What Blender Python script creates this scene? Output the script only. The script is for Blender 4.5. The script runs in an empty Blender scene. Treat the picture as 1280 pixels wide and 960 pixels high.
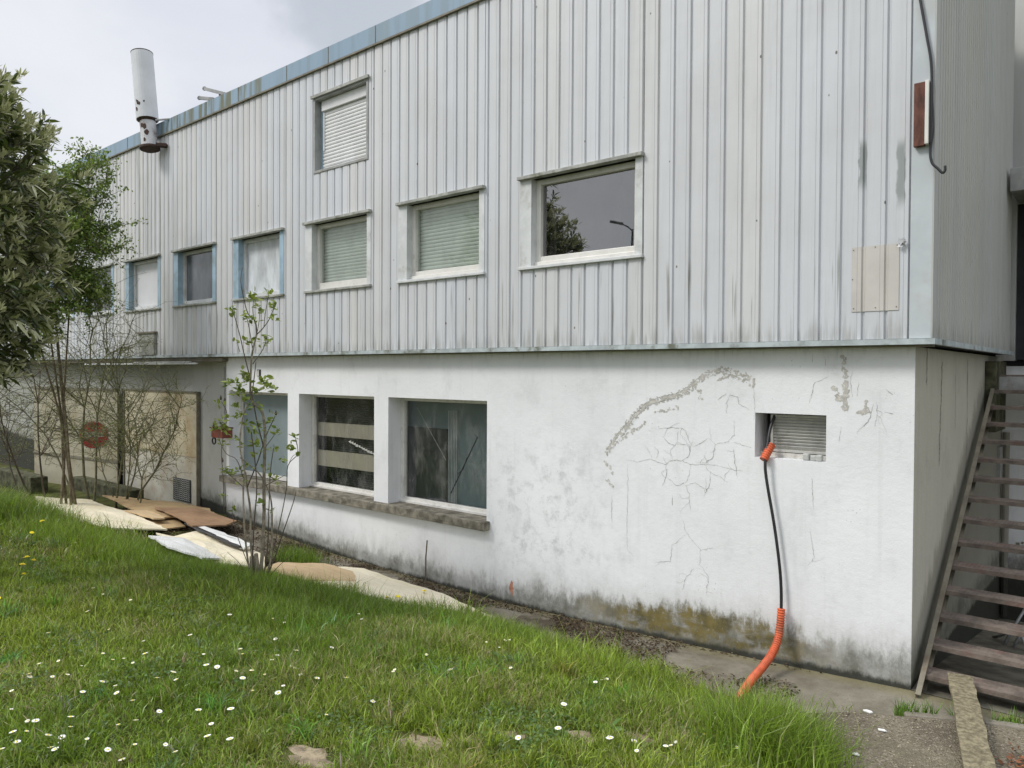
import bpy, math, random
import numpy as np
from mathutils import Vector, Matrix

C = bpy.context.scene.collection
SC = bpy.context.scene
rad = math.radians

# ------------------------------------------------------------------ camera, sky, sun, exposure
cam_d = bpy.data.cameras.new('camera')
cam_d.sensor_width = 36.0
cam_d.lens = 945 / 1280 * 36
cam_d.clip_start = 0.05
cam_d.clip_end = 2000
cam = bpy.data.objects.new('camera', cam_d)
C.objects.link(cam)
CAM = Vector((1.302, -6.028, 2.3))
_r = Vector((0.763, 0.646, 0.0055)); _v = Vector((-0.646, 0.763, -0.0155))
_r.normalize(); _v = (_v - _r * _v.dot(_r)).normalized(); _u = _r.cross(_v)
cam.matrix_world = Matrix(((_r.x, _u.x, -_v.x, CAM.x), (_r.y, _u.y, -_v.y, CAM.y), (_r.z, _u.z, -_v.z, CAM.z), (0, 0, 0, 1)))
SC.camera = cam

SUN_DIR = Vector((-0.46, -0.62, 0.78)).normalized()      # towards the sun
sun_d = bpy.data.lights.new('sun', 'SUN')
sun_d.energy = 1.5
sun_d.angle = rad(15)
sun_d.color = (1.0, 0.965, 0.91)
sun = bpy.data.objects.new('sun', sun_d)
C.objects.link(sun)
sun.rotation_euler = SUN_DIR.to_track_quat('Z', 'Y').to_euler()

world = bpy.data.worlds.new('World')
SC.world = world
world.use_nodes = True
SC.view_settings.view_transform = 'Standard'
SC.view_settings.look = 'None'
SC.view_settings.exposure = 0.55
SC.view_settings.gamma = 1.0
SC.view_settings.use_curve_mapping = False


# ------------------------------------------------------------------ node helper
class NT:
    def __init__(self, tree):
        self.t = tree
        tree.nodes.clear()

    def n(self, typ, **kw):
        nd = self.t.nodes.new(typ)
        for k, v in kw.items():
            setattr(nd, k, v)
        return nd

    def put(self, sock, val):
        if isinstance(val, bpy.types.NodeSocket):
            self.t.links.new(val, sock)
        elif isinstance(val, (tuple, list)) and len(val) == 3 and sock.type == 'RGBA':
            sock.default_value = (*val, 1)
        else:
            sock.default_value = val

    def m(self, op, a, b=0.0, c=0.0, clamp=False):
        nd = self.n('ShaderNodeMath', operation=op, use_clamp=clamp)
        for i, v in enumerate((a, b, c)):
            self.put(nd.inputs[i], v)
        return nd.outputs[0]

    def step(self, x, lo, hi):            # smoothstep; lo may be above hi
        nd = self.n('ShaderNodeMapRange', interpolation_type='SMOOTHSTEP')
        if lo > hi:
            self.put(nd.inputs[0], self.m('MULTIPLY', x, -1.0)); lo, hi = -lo, -hi
        else:
            self.put(nd.inputs[0], x)
        nd.inputs[1].default_value = lo; nd.inputs[2].default_value = hi
        return nd.outputs[0]

    def pos(self):
        return self.n('ShaderNodeNewGeometry').outputs['Position']

    def sep(self, v):
        nd = self.n('ShaderNodeSeparateXYZ'); self.put(nd.inputs[0], v)
        return nd.outputs

    def scale(self, v, s, off=(0, 0, 0)):
        nd = self.n('ShaderNodeMapping'); self.put(nd.inputs[0], v)
        nd.inputs['Scale'].default_value = s; nd.inputs['Location'].default_value = off
        return nd.outputs[0]

    def noise(self, v, s=5.0, detail=4.0, rough=0.55, dist=0.0, color=False):
        nd = self.n('ShaderNodeTexNoise'); self.put(nd.inputs['Vector'], v)
        nd.inputs['Scale'].default_value = s; nd.inputs['Detail'].default_value = detail
        nd.inputs['Roughness'].default_value = rough; nd.inputs['Distortion'].default_value = dist
        return nd.outputs[1 if color else 0]

    def voro(self, v, s=5.0, feature='F1', out='Distance', rnd=1.0):
        nd = self.n('ShaderNodeTexVoronoi', feature=feature); self.put(nd.inputs['Vector'], v)
        nd.inputs['Scale'].default_value = s
        nd.inputs['Randomness'].default_value = rnd
        return nd.outputs[out]

    def white(self, w):
        nd = self.n('ShaderNodeTexWhiteNoise', noise_dimensions='1D'); self.put(nd.inputs['W'], w)
        return nd.outputs[0]

    def mix(self, f, a, b, blend='MIX'):
        nd = self.n('ShaderNodeMix', data_type='RGBA', blend_type=blend)
        self.put(nd.inputs[0], f); self.put(nd.inputs[6], a); self.put(nd.inputs[7], b)
        return nd.outputs[2]

    def bump(self, h, strength=0.3, dist=0.01):
        nd = self.n('ShaderNodeBump'); self.put(nd.inputs['Height'], h)
        nd.inputs['Strength'].default_value = strength; nd.inputs['Distance'].default_value = dist
        return nd.outputs[0]

    def out(self, shader, kind='ShaderNodeOutputMaterial'):
        o = self.n(kind); self.t.links.new(shader, o.inputs[0])

    def bsdf(self, col, rough=0.7, metal=0.0, normal=None, spec=0.5, **kw):
        b = self.n('ShaderNodeBsdfPrincipled')
        self.put(b.inputs['Base Color'], col); self.put(b.inputs['Roughness'], rough)
        b.inputs['Metallic'].default_value = metal
        b.inputs['Specular IOR Level'].default_value = spec
        if normal is not None:
            self.put(b.inputs['Normal'], normal)
        return b.outputs[0]


def newmat(name):
    mt = bpy.data.materials.new(name); mt.use_nodes = True
    return mt, NT(mt.node_tree)


# sky: Nishita behind a thin bright overcast with soft grey clouds
w = NT(world.node_tree)
sky = w.n('ShaderNodeTexSky', sky_type='NISHITA'); sky.sun_disc = False
sky.sun_elevation = math.asin(SUN_DIR.z); sky.sun_rotation = math.atan2(SUN_DIR.x, SUN_DIR.y)
bg1 = w.n('ShaderNodeBackground'); w.put(bg1.inputs[0], sky.outputs[0]); bg1.inputs[1].default_value = 0.1
gen = w.n('ShaderNodeTexCoord').outputs['Generated']
sx, sy, sz = w.sep(gen)
cl = w.noise(w.scale(gen, (1.0, 1.0, 1.9)), 2.6, 6.0, 0.5, 0.35)
base = w.mix(w.step(cl, 0.38, 0.62), (0.78, 0.80, 0.87), (0.90, 0.91, 0.94))
low = w.step(sz, 0.30, 0.02)
base = w.mix(w.m('MULTIPLY', low, 0.55), base, (0.95, 0.955, 0.965))
# one darker bank of cloud above the roof line
dv = w.n('ShaderNodeVectorMath', operation='DOT_PRODUCT'); w.put(dv.inputs[0], gen)
dk = Vector((-0.726, 0.535, 0.440)).normalized()
dv.inputs[1].default_value = dk
dd = w.m('ADD', dv.outputs['Value'], w.m('MULTIPLY', w.m('SUBTRACT', w.noise(gen, 7.0, 5.0), 0.5), 0.018))
base = w.mix(w.m('MULTIPLY', w.step(dd, 0.9930, 0.9985), 0.65), base, (0.48, 0.53, 0.58))
bg2 = w.n('ShaderNodeBackground'); w.put(bg2.inputs[0], base)
w.put(bg2.inputs[1], w.m('ADD', 0.68, w.m('MULTIPLY', w.step(sz, 0.42, 0.95), 0.95)))
mx = w.n('ShaderNodeMixShader'); mx.inputs[0].default_value = 0.9
w.t.links.new(bg1.outputs[0], mx.inputs[1]); w.t.links.new(bg2.outputs[0], mx.inputs[2])
w.out(mx.outputs[0], 'ShaderNodeOutputWorld')


# ------------------------------------------------------------------ object helpers
def tag(o, label=None, cat=None, group=None, kind=None):
    if label: o['label'] = label
    if cat: o['category'] = cat
    if group: o['group'] = group
    if kind: o['kind'] = kind
    return o


def thing(name, loc, label, cat, group=None):
    o = bpy.data.objects.new(name, None)
    o.empty_display_size = 0.2
    o.location = loc
    C.objects.link(o)
    return tag(o, label, cat, group)


def root_loc(p):
    while p is not None and p.parent is not None:
        p = p.parent
    return Vector(p.location) if p is not None else Vector((0, 0, 0))


class MB:
    """collects faces given in world coordinates; build() links them as ONE mesh object"""
    def __init__(self):
        self.v = []; self.f = []

    def poly(self, pts):
        b = len(self.v); self.v += [tuple(p) for p in pts]
        self.f.append(tuple(range(b, b + len(pts))))

    def box(self, x0, x1, y0, y1, z0, z1):
        b = len(self.v)
        self.v += [(x0, y0, z0), (x1, y0, z0), (x1, y1, z0), (x0, y1, z0), (x0, y0, z1), (x1, y0, z1), (x1, y1, z1), (x0, y1, z1)]
        for q in ((3, 2, 1, 0), (4, 5, 6, 7), (0, 1, 5, 4), (1, 2, 6, 5), (2, 3, 7, 6), (3, 0, 4, 7)):
            self.f.append(tuple(b + i for i in q))
        return self

    def obox(self, a, b, wdt, hgt, up=Vector((0, 0, 1))):
        """box along the axis a-b, width wdt sideways, height hgt along up"""
        a = Vector(a); b = Vector(b); d = (b - a).normalized()
        s = d.cross(up).normalized(); u = s.cross(d).normalized()
        k = len(self.v)
        for p in (a, b):
            for i, j in ((-1, -1), (1, -1), (1, 1), (-1, 1)):
                self.v.append(tuple(p + s * (i * wdt / 2) + u * (j * hgt / 2)))
        for q in ((0, 1, 2, 3), (7, 6, 5, 4), (0, 4, 5, 1), (1, 5, 6, 2), (2, 6, 7, 3), (3, 7, 4, 0)):
            self.f.append(tuple(k + i for i in q))
        return self

    def tube(self, pts, r, n=8, cap=True):
        pts = [Vector(p) for p in pts]
        if not isinstance(r, (list, tuple)): r = [r] * len(pts)
        k = len(self.v); ref = None
        for i, p in enumerate(pts):
            d = (pts[min(i + 1, len(pts) - 1)] - pts[max(i - 1, 0)])
            d = d.normalized() if d.length > 1e-9 else Vector((0, 0, 1))
            if ref is None:
                ref = d.orthogonal().normalized()
            ref = (ref - d * ref.dot(d))
            ref = ref.normalized() if ref.length > 1e-6 else d.orthogonal().normalized()
            b = d.cross(ref)
            for j in range(n):
                a = 2 * math.pi * j / n
                self.v.append(tuple(p + (ref * math.cos(a) + b * math.sin(a)) * r[i]))
        for i in range(len(pts) - 1):
            for j in range(n):
                self.f.append((k + i * n + j, k + i * n + (j + 1) % n, k + (i + 1) * n + (j + 1) % n, k + (i + 1) * n + j))
        if cap:
            self.f.append(tuple(k + j for j in reversed(range(n))))
            self.f.append(tuple(k + (len(pts) - 1) * n + j for j in range(n)))
        return self

    def slab(self, pts, thick, sub=0):
        """closed slab under a polygon of 3D points"""
        pts = [Vector(p) for p in pts]; n = len(pts); k = len(self.v)
        self.v += [tuple(p) for p in pts] + [tuple(p - Vector((0, 0, thick))) for p in pts]
        self.f.append(tuple(range(k, k + n))); self.f.append(tuple(reversed(range(k + n, k + 2 * n))))
        for i in range(n):
            j = (i + 1) % n
            self.f.append((k + i, k + n + i, k + n + j, k + j))
        return self

    def build(self, name, mat, parent=None, smooth=False, bevel=0.0):
        off = root_loc(parent)
        me = bpy.data.meshes.new(name)
        me.from_pydata([(v[0] - off.x, v[1] - off.y, v[2] - off.z) for v in self.v], [], self.f)
        me.materials.append(mat)
        if smooth:
            me.polygons.foreach_set('use_smooth', [True] * len(me.polygons))
        me.validate(); me.update()
        o = bpy.data.objects.new(name, me)
        C.objects.link(o)
        if parent is not None:
            o.parent = parent
        if bevel:
            md = o.modifiers.new('bevel', 'BEVEL'); md.width = bevel; md.segments = 2; md.limit_method = 'ANGLE'
        return o


def npmesh(name, verts, faces_q, faces_t, mat, parent=None, col=None, smooth=False):
    """verts (N,3) world coordinates, quads (Q,4), tris (T,3)"""
    off = np.array(root_loc(parent))
    me = bpy.data.meshes.new(name)
    nv = len(verts); q = len(faces_q); t = len(faces_t)
    me.vertices.add(nv); me.vertices.foreach_set('co', (verts - off).astype(np.float32).ravel())
    me.loops.add(q * 4 + t * 3); me.polygons.add(q + t)
    idx = np.concatenate([np.asarray(faces_q, np.int32).ravel(), np.asarray(faces_t, np.int32).ravel()])
    me.loops.foreach_set('vertex_index', idx)
    ls = np.concatenate([np.arange(q) * 4, q * 4 + np.arange(t) * 3]).astype(np.int32)
    me.polygons.foreach_set('loop_start', ls)
    if smooth: me.polygons.foreach_set('use_smooth', np.ones(q + t, bool))
    me.update(calc_edges=True)
    if col is not None:
        at = me.attributes.new('tint', 'FLOAT_COLOR', 'POINT')
        at.data.foreach_set('color', np.concatenate([col, np.ones((nv, 1))], 1).astype(np.float32).ravel())
    me.materials.append(mat)
    o = bpy.data.objects.new(name, me); C.objects.link(o)
    if parent is not None: o.parent = parent
    return o


# ------------------------------------------------------------------ materials
def simple(name, col, rough=0.6, metal=0.0, var=0.25, scale=6.0, bump=0.0, spec=0.5, dirt=None, stretch=(1, 1, 1)):
    mt, t = newmat(name)
    p = t.scale(t.pos(), stretch)
    n = t.noise(p, scale, 5.0, 0.6)
    dk = tuple(c * (1 - var) for c in col); lt = tuple(min(1, c * (1 + var)) for c in col)
    c = t.mix(t.step(n, 0.3, 0.7), dk, lt)
    if dirt:
        c = t.mix(t.m('MULTIPLY', t.step(t.noise(t.scale(p, (1, 1, 1), (3, 5, 1)), scale * 0.6, 6.0, 0.65), 0.52, 0.68), dirt[1]), c, dirt[0])
    nm = t.bump(t.noise(p, scale * 6, 4.0), bump, 0.01) if bump else None
    t.out(t.bsdf(c, rough, metal, nm, spec))
    return mt


def mat_cladding(name, tone, side=False):
    mt, t = newmat(name)
    p = t.pos(); x, y, z = t.sep(p)
    u = y if side else x
    pan = t.m('FLOOR', t.m('DIVIDE', u, 0.155))
    r1 = t.white(pan); r2 = t.white(t.m('ADD', pan, 77.3))
    wide = t.white(t.m('ADD', t.m('FLOOR', t.m('DIVIDE', u, 0.93)), 11.0))
    c = t.mix(r1, tuple(v * 0.955 for v in tone), tuple(v * 1.03 for v in tone))
    c = t.mix(t.m('MULTIPLY', t.step(r2, 0.35, 0.9), 0.5), c, (tone[0] * 1.02, tone[1] * 0.985, tone[2] * 0.90))
    c = t.mix(t.m('MULTIPLY', wide, 0.3), c, (tone[0] * 0.90, tone[1] * 0.96, tone[2] * 1.06))
    sv = t.scale(p, (9, 9, 0.35))
    st = t.noise(sv, 1.6, 6.0, 0.65)
    c = t.mix(t.m('MULTIPLY', t.step(st, 0.48, 0.78), 0.22), c, (0.30, 0.30, 0.265))
    fine = t.noise(t.scale(p, (40, 40, 1.2), (2, 0, 5)), 1.5, 4.0, 0.6)
    c = t.mix(t.m('MULTIPLY', t.step(fine, 0.5, 0.75), 0.10), c, (0.26, 0.26, 0.24))
    blot = t.noise(p, 0.9, 4.0, 0.6)
    c = t.mix(t.m('MULTIPLY', t.step(blot, 0.4, 0.75), 0.2), c, (0.36, 0.35, 0.31))
    # lichen and dark run-off near the drip edge and under the sills
    e = t.m('ADD', z, t.m('MULTIPLY', t.noise(t.scale(p, (14, 14, 1.0)), 1.3, 4.0, 0.7), -0.75))
    c = t.mix(t.m('MULTIPLY', t.step(e, 2.34, 2.08), 0.5), c, (0.14, 0.14, 0.10))
    streak = t.noise(t.scale(p, (22, 22, 0.55), (9, 4, 1)), 1.0, 3.0, 0.5)
    band = t.m('MULTIPLY', t.step(z, 3.32, 3.1), t.step(z, 2.5, 2.9))
    if not side:
        c = t.mix(t.m('MULTIPLY', t.m('MULTIPLY', t.step(streak, 0.63, 0.70), band), 0.55), c, (0.12, 0.12, 0.085))
        far = t.step(x, -8.0, -12.5)
        c = t.mix(t.m('MULTIPLY', far, t.m('MULTIPLY', t.step(t.noise(t.scale(p, (12, 12, 0.4)), 1.1, 4.0, 0.6), 0.50, 0.68), 0.55)), c, (0.20, 0.21, 0.14))
        # flaked paint at the corner
        k1 = t.m('MULTIPLY', t.step(t.m('ABSOLUTE', t.m('ADD', x, t.m('ADD', 0.315, t.m('MULTIPLY', t.noise(p, 9.0, 3.0), 0.05)))), 0.034, 0.02), t.m('MULTIPLY', t.step(z, 3.62, 3.75), t.step(z, 4.05, 3.95)))
        k2 = t.m('MULTIPLY', t.step(t.m('ABSOLUTE', t.m('ADD', x, t.m('ADD', 0.06, t.m('MULTIPLY', t.noise(p, 7.0, 3.0), 0.05)))), 0.034, 0.018), t.m('MULTIPLY', t.step(z, 3.45, 3.6), t.step(z, 4.0, 3.9)))
        c = t.mix(t.m('MULTIPLY', t.m('MAXIMUM', k1, k2), 0.8), c, (0.20, 0.23, 0.22))
    # little scratches and pock marks
    pk = t.voro(t.scale(p, (1, 1, 0.6)), 5.0)
    c = t.mix(t.step(pk, 0.05, 0.03), c, (0.12, 0.11, 0.09))
    nm = t.bump(t.m('ADD', t.noise(t.scale(p, (3, 3, 0.5)), 2.0, 3.0), t.m('MULTIPLY', t.noise(p, 2.6, 3.0), 0.8)), 0.22, 0.025)
    t.out(t.bsdf(c, t.m('ADD', 0.38, t.m('MULTIPLY', st, 0.3)), 0.0, nm, 0.45))
    return mt


def mat_render(name, tone, dirty=0.0, side=False):
    """old painted cement render with damp and algae rising from the ground"""
    mt, t = newmat(name)
    p = t.pos(); x, y, z = t.sep(p)
    c = t.mix(t.step(t.noise(p, 0.8, 5.0, 0.6), 0.3, 0.7), tuple(v * 0.90 for v in tone), tone)
    mott = t.noise(t.scale(p, (1, 1, 0.7), (4, 1, 7)), 3.0, 8.0, 0.7)
    c = t.mix(t.m('MULTIPLY', t.step(mott, 0.50, 0.72), 0.40), c, tuple(v * 0.66 for v in tone))
    run = t.noise(t.scale(p, (10, 10, 0.4)), 1.2, 5.0, 0.6)
    c = t.mix(t.m('MULTIPLY', t.step(run, 0.52, 0.80), 0.14 + 0.5 * dirty), c, (0.30, 0.30, 0.27))
    # grey bloom of dirt in the middle of the wall
    if not side:
        gb = t.m('MULTIPLY', t.step(t.m('ABSOLUTE', t.m('ADD', x, 3.4)), 1.3, 0.2), t.step(t.m('ABSOLUTE', t.m('SUBTRACT', z, 0.9)), 1.1, 0.2))
        gn = t.noise(t.scale(p, (1, 1, 1), (1, 2, 3)), 5.5, 9.0, 0.75)
        c = t.mix(t.m('MULTIPLY', t.m('MULTIPLY', gb, t.step(gn, 0.47, 0.66)), 0.42), c, (0.27, 0.28, 0.28))
    if name == 'left render':        # green film and shade behind the shrubs, both in the wall colour
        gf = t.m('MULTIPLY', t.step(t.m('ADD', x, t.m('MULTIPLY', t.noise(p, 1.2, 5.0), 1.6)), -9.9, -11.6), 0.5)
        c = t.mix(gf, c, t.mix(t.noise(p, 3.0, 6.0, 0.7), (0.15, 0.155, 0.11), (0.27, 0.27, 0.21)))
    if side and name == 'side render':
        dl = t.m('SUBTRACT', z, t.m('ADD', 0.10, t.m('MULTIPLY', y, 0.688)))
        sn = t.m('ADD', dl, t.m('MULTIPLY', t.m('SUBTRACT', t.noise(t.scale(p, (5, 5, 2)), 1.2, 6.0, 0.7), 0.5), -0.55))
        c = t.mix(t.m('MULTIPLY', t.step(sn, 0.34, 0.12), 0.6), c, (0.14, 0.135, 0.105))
    # specks where the paint has popped off
    sp = t.voro(p, 26.0); msk = t.step(t.noise(p, 1.7, 5.0, 0.65), 0.52, 0.66)
    c = t.mix(t.m('MULTIPLY', t.m('MULTIPLY', t.step(sp, 0.16, 0.10), msk), 0.55), c, (0.30, 0.29, 0.26))
    # ragged darker streaks along the top edge
    td = t.m('ADD', z, t.m('MULTIPLY', t.noise(t.scale(p, (16, 16, 0.8)), 1.0, 4.0, 0.7), 0.55))
    c = t.mix(t.m('MULTIPLY', t.step(td, 2.72, 2.98), 0.6), c, (0.20, 0.20, 0.17))
    # algae
    n1 = t.noise(t.scale(p, (5, 5, 2.4)), 1.3, 10.0, 0.78)
    n2 = t.noise(t.scale(p, (1, 1, 1), (7, 7, 7)), 1.1, 3.0, 0.5)
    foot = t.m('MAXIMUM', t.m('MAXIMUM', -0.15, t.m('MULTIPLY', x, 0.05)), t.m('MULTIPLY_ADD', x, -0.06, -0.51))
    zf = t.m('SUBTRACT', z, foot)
    lift = t.m('SUBTRACT', 0.045, t.m('MULTIPLY', t.step(x, -5.0, -1.2), 0.085))
    h = t.m('ADD', t.m('ADD', zf, lift), t.m('ADD', t.m('MULTIPLY', t.m('SUBTRACT', n1, 0.5), -0.62), t.m('MULTIPLY', t.m('SUBTRACT', n2, 0.5), -0.35)))
    c = t.mix(t.m('MULTIPLY', t.step(h, 0.54, 0.14), 0.45), c, (0.36, 0.36, 0.32))
    c = t.mix(t.m('MULTIPLY', t.step(h, 0.34, 0.10), t.m('ADD', 0.46, t.m('MULTIPLY', t.step(t.noise(t.scale(p, (1, 1, 1), (11, 2, 4)), 2.3, 5.0, 0.7), 0.36, 0.62), 0.45))), c, (0.115, 0.115, 0.09))
    if not side:
        ye = t.m('MULTIPLY', t.step(x, -3.3, -2.2), t.step(x, -0.3, -1.1))
        yn = t.noise(t.scale(p, (2.2, 2.2, 5)), 1.6, 5.0, 0.65)
        hz = t.m('MULTIPLY', t.step(h, 0.30, 0.17), t.step(h, -0.06, 0.06))
        c = t.mix(t.m('MULTIPLY', t.m('MULTIPLY', ye, hz), t.m('MULTIPLY', t.step(yn, 0.30, 0.55), 0.95)), c, t.mix(t.step(t.noise(t.scale(p, (1, 1, .8), (2, 9, 1)), 6.0, 6.0, 0.7), 0.35, 0.65), (0.085, 0.075, 0.035), (0.19, 0.15, 0.045)))
    pe = t.noise(p, 24.0, 6.0, 0.75)
    c = t.mix(t.m('MULTIPLY', t.m('MULTIPLY', t.step(pe, 0.58, 0.66), t.step(h, 0.40, 0.15)), 0.35), c, (0.50, 0.50, 0.47))
    c = t.mix(t.m('MULTIPLY', t.step(t.m('ADD', zf, t.m('MULTIPLY', t.m('SUBTRACT', n1, 0.5), -0.16)), 0.085, 0.035), 0.92), c, (0.028, 0.03, 0.022))  # black foot strip paints the dark gap between wall and path
    bm = t.m('ADD', t.m('MULTIPLY', t.noise(p, 14.0, 7.0, 0.7), 1.0), t.m('MULTIPLY', t.noise(p, 90.0, 3.0), 0.25))
    t.out(t.bsdf(c, 0.88, 0.0, t.bump(bm, 0.32, 0.012), 0.25))
    return mt


def mat_glass(name, refl=0.25, tint=(0.8, 0.84, 0.85), rough=0.02, dirt=0.15):
    mt, t = newmat(name)
    p = t.pos()
    tr = t.n('ShaderNodeBsdfTransparent'); t.put(tr.inputs[0], tint)
    gl = t.n('ShaderNodeBsdfGlossy'); gl.inputs['Roughness'].default_value = rough
    t.put(gl.inputs['Normal'], t.bump(t.noise(p, 1.1, 2.0), 0.015, 0.05))
    lw = t.n('ShaderNodeLayerWeight'); lw.inputs['Blend'].default_value = 0.25
    f = t.m('ADD', refl, t.m('MULTIPLY', lw.outputs['Fresnel'], 0.6), clamp=True)
    mx = t.n('ShaderNodeMixShader'); t.put(mx.inputs[0], f)
    t.t.links.new(tr.outputs[0], mx.inputs[1]); t.t.links.new(gl.outputs[0], mx.inputs[2])
    df = t.n('ShaderNodeBsdfDiffuse'); t.put(df.inputs[0], (0.36, 0.36, 0.34))
    mx2 = t.n('ShaderNodeMixShader')
    x, y, z = t.sep(p)
    d = t.step(t.noise(t.scale(p, (3, 3, 1.2)), 2.2, 7.0, 0.7), 0.42, 0.75)
    t.put(mx2.inputs[0], t.m('MULTIPLY', d, dirt))
    t.t.links.new(mx.outputs[0], mx2.inputs[1]); t.t.links.new(df.outputs[0], mx2.inputs[2])
    t.out(mx2.outputs[0])
    return mt


def mat_tint(name, rough=0.5, trans=0.35, spec=0.4):
    """leaf material: colour from the per-leaf tint attribute"""
    mt, t = newmat(name)
    a = t.n('ShaderNodeAttribute', attribute_name='tint')
    b = t.bsdf(a.outputs['Color'], rough, 0.0, None, spec)
    tl = t.n('ShaderNodeBsdfTranslucent')
    t.put(tl.inputs[0], t.mix(0.5, a.outputs['Color'], (0.30, 0.40, 0.04)))
    mx = t.n('ShaderNodeMixShader'); mx.inputs[0].default_value = trans
    t.t.links.new(b, mx.inputs[1]); t.t.links.new(tl.outputs[0], mx.inputs[2])
    t.out(mx.outputs[0])
    return mt


def mat_board(name, col, stain, amt=0.5, grain=(2, 12, 12)):
    mt, t = newmat(name)
    p = t.pos()
    c = t.mix(t.step(t.noise(t.scale(p, grain), 1.5, 5.0, 0.6), 0.3, 0.7), tuple(v * 0.86 for v in col), col)
    s = t.noise(p, 2.2, 6.0, 0.65)
    c = t.mix(t.m('MULTIPLY', t.step(s, 0.44, 0.68), amt), c, stain)
    sp = t.noise(p, 18.0, 4.0, 0.7)
    c = t.mix(t.m('MULTIPLY', t.step(sp, 0.60, 0.70), 0.4), c, tuple(v * 0.4 for v in stain))
    t.out(t.bsdf(c, 0.75, 0.0, t.bump(t.noise(p, 20.0, 4.0), 0.2, 0.006), 0.3))
    return mt


def mat_ground():
    mt, t = newmat('soil')
    p = t.pos()
    n = t.noise(p, 3.5, 7.0, 0.65)
    c = t.mix(t.step(n, 0.35, 0.65), (0.045, 0.055, 0.016), (0.10, 0.11, 0.035))
    pa = t.step(t.noise(t.scale(p, (1, 1, 1), (3.1, 0.4, 0)), 1.3, 4.0, 0.6), 0.60, 0.70)
    c = t.mix(t.m('MULTIPLY', pa, 0.8), c, (0.21, 0.155, 0.095))
    c = t.mix(t.step(t.noise(p, 40.0, 3.0), 0.55, 0.7), c, (0.07, 0.05, 0.03))
    t.out(t.bsdf(c, 0.95, 0.0, t.bump(t.noise(p, 30.0, 6.0, 0.7), 0.6, 0.03), 0.1))
    return mt


def mat_path():
    mt, t = newmat('old concrete')
    p = t.pos(); x, y, z = t.sep(p)
    c = t.mix(t.step(t.noise(p, 2.0, 8.0, 0.7), 0.3, 0.7), (0.13, 0.115, 0.085), (0.25, 0.23, 0.185))
    ms = t.m('ADD', y, t.m('MULTIPLY', t.noise(p, 2.5, 5.0, 0.6), 0.22))
    c = t.mix(t.m('MULTIPLY', t.step(ms, -0.10, 0.10), 0.6), c, (0.20, 0.18, 0.085))
    dirt = t.m('MULTIPLY', t.step(t.noise(t.scale(p, (1, 1, 1), (5, 2, 0)), 1.8, 7.0, 0.7), 0.45, 0.60), t.step(x, -0.6, -2.6))
    c = t.mix(t.m('MULTIPLY', dirt, 0.85), c, (0.055, 0.042, 0.028))
    c = t.mix(t.m('MULTIPLY', t.step(t.noise(p, 55.0, 4.0, 0.7), 0.58, 0.68), 0.5), c, (0.07, 0.06, 0.045))
    t.out(t.bsdf(c, 0.9, 0.0, t.bump(t.noise(p, 22.0, 7.0, 0.7), 0.5, 0.015), 0.2))
    return mt


def mat_gravel():
    mt, t = newmat('gravelly concrete')
    p = t.pos()
    vc = t.n('ShaderNodeTexVoronoi'); t.put(vc.inputs['Vector'], p); vc.inputs['Scale'].default_value = 95.0
    r = t.sep(vc.outputs['Color'])[0]
    c = t.mix(t.step(t.noise(p, 2.2, 5.0, 0.6), 0.35, 0.65), (0.13, 0.11, 0.08), (0.22, 0.195, 0.14))
    c = t.mix(t.step(r, 0.80, 0.98), c, (0.32, 0.285, 0.225))
    c = t.mix(t.m('MULTIPLY', t.step(r, 0.22, 0.1), 0.6), c, (0.08, 0.065, 0.045))
    c = t.mix(t.m('MULTIPLY', t.step(t.noise(t.scale(p, (1, 1, 1), (3, 8, 0)), 1.6, 6.0, 0.65), 0.5, 0.66), 0.65), c, (0.17, 0.155, 0.105))
    t.out(t.bsdf(c, 0.9, 0.0, t.bump(vc.outputs['Distance'], 0.7, 0.02), 0.2))
    return mt


def mat_fascia():
    mt, t = newmat('blue fascia')
    p = t.pos(); x, y, z = t.sep(p)
    c = t.mix(t.white(t.m('FLOOR', t.m('DIVIDE', x, 1.24))), (0.20, 0.30, 0.40), (0.235, 0.335, 0.43))
    n = t.noise(t.scale(p, (5, 1, 0.5)), 1.6, 6.0, 0.65)
    c = t.mix(t.m('MULTIPLY', t.step(n, 0.5, 0.7), 0.35), c, (0.30, 0.36, 0.40))
    zone = t.m('ADD', 0.22, t.m('MULTIPLY', t.m('MULTIPLY', t.step(x, -12.6, -11.0), t.step(x, -7.9, -8.6)), 0.78))
    g = t.noise(t.scale(p, (6, 1, 0.4), (4, 0, 0)), 1.3, 5.0, 0.6)
    c = t.mix(t.m('MULTIPLY', t.step(g, 0.44, 0.60), zone), c, (0.13, 0.14, 0.085))
    t.out(t.bsdf(c, 0.45)); return mt


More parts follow.
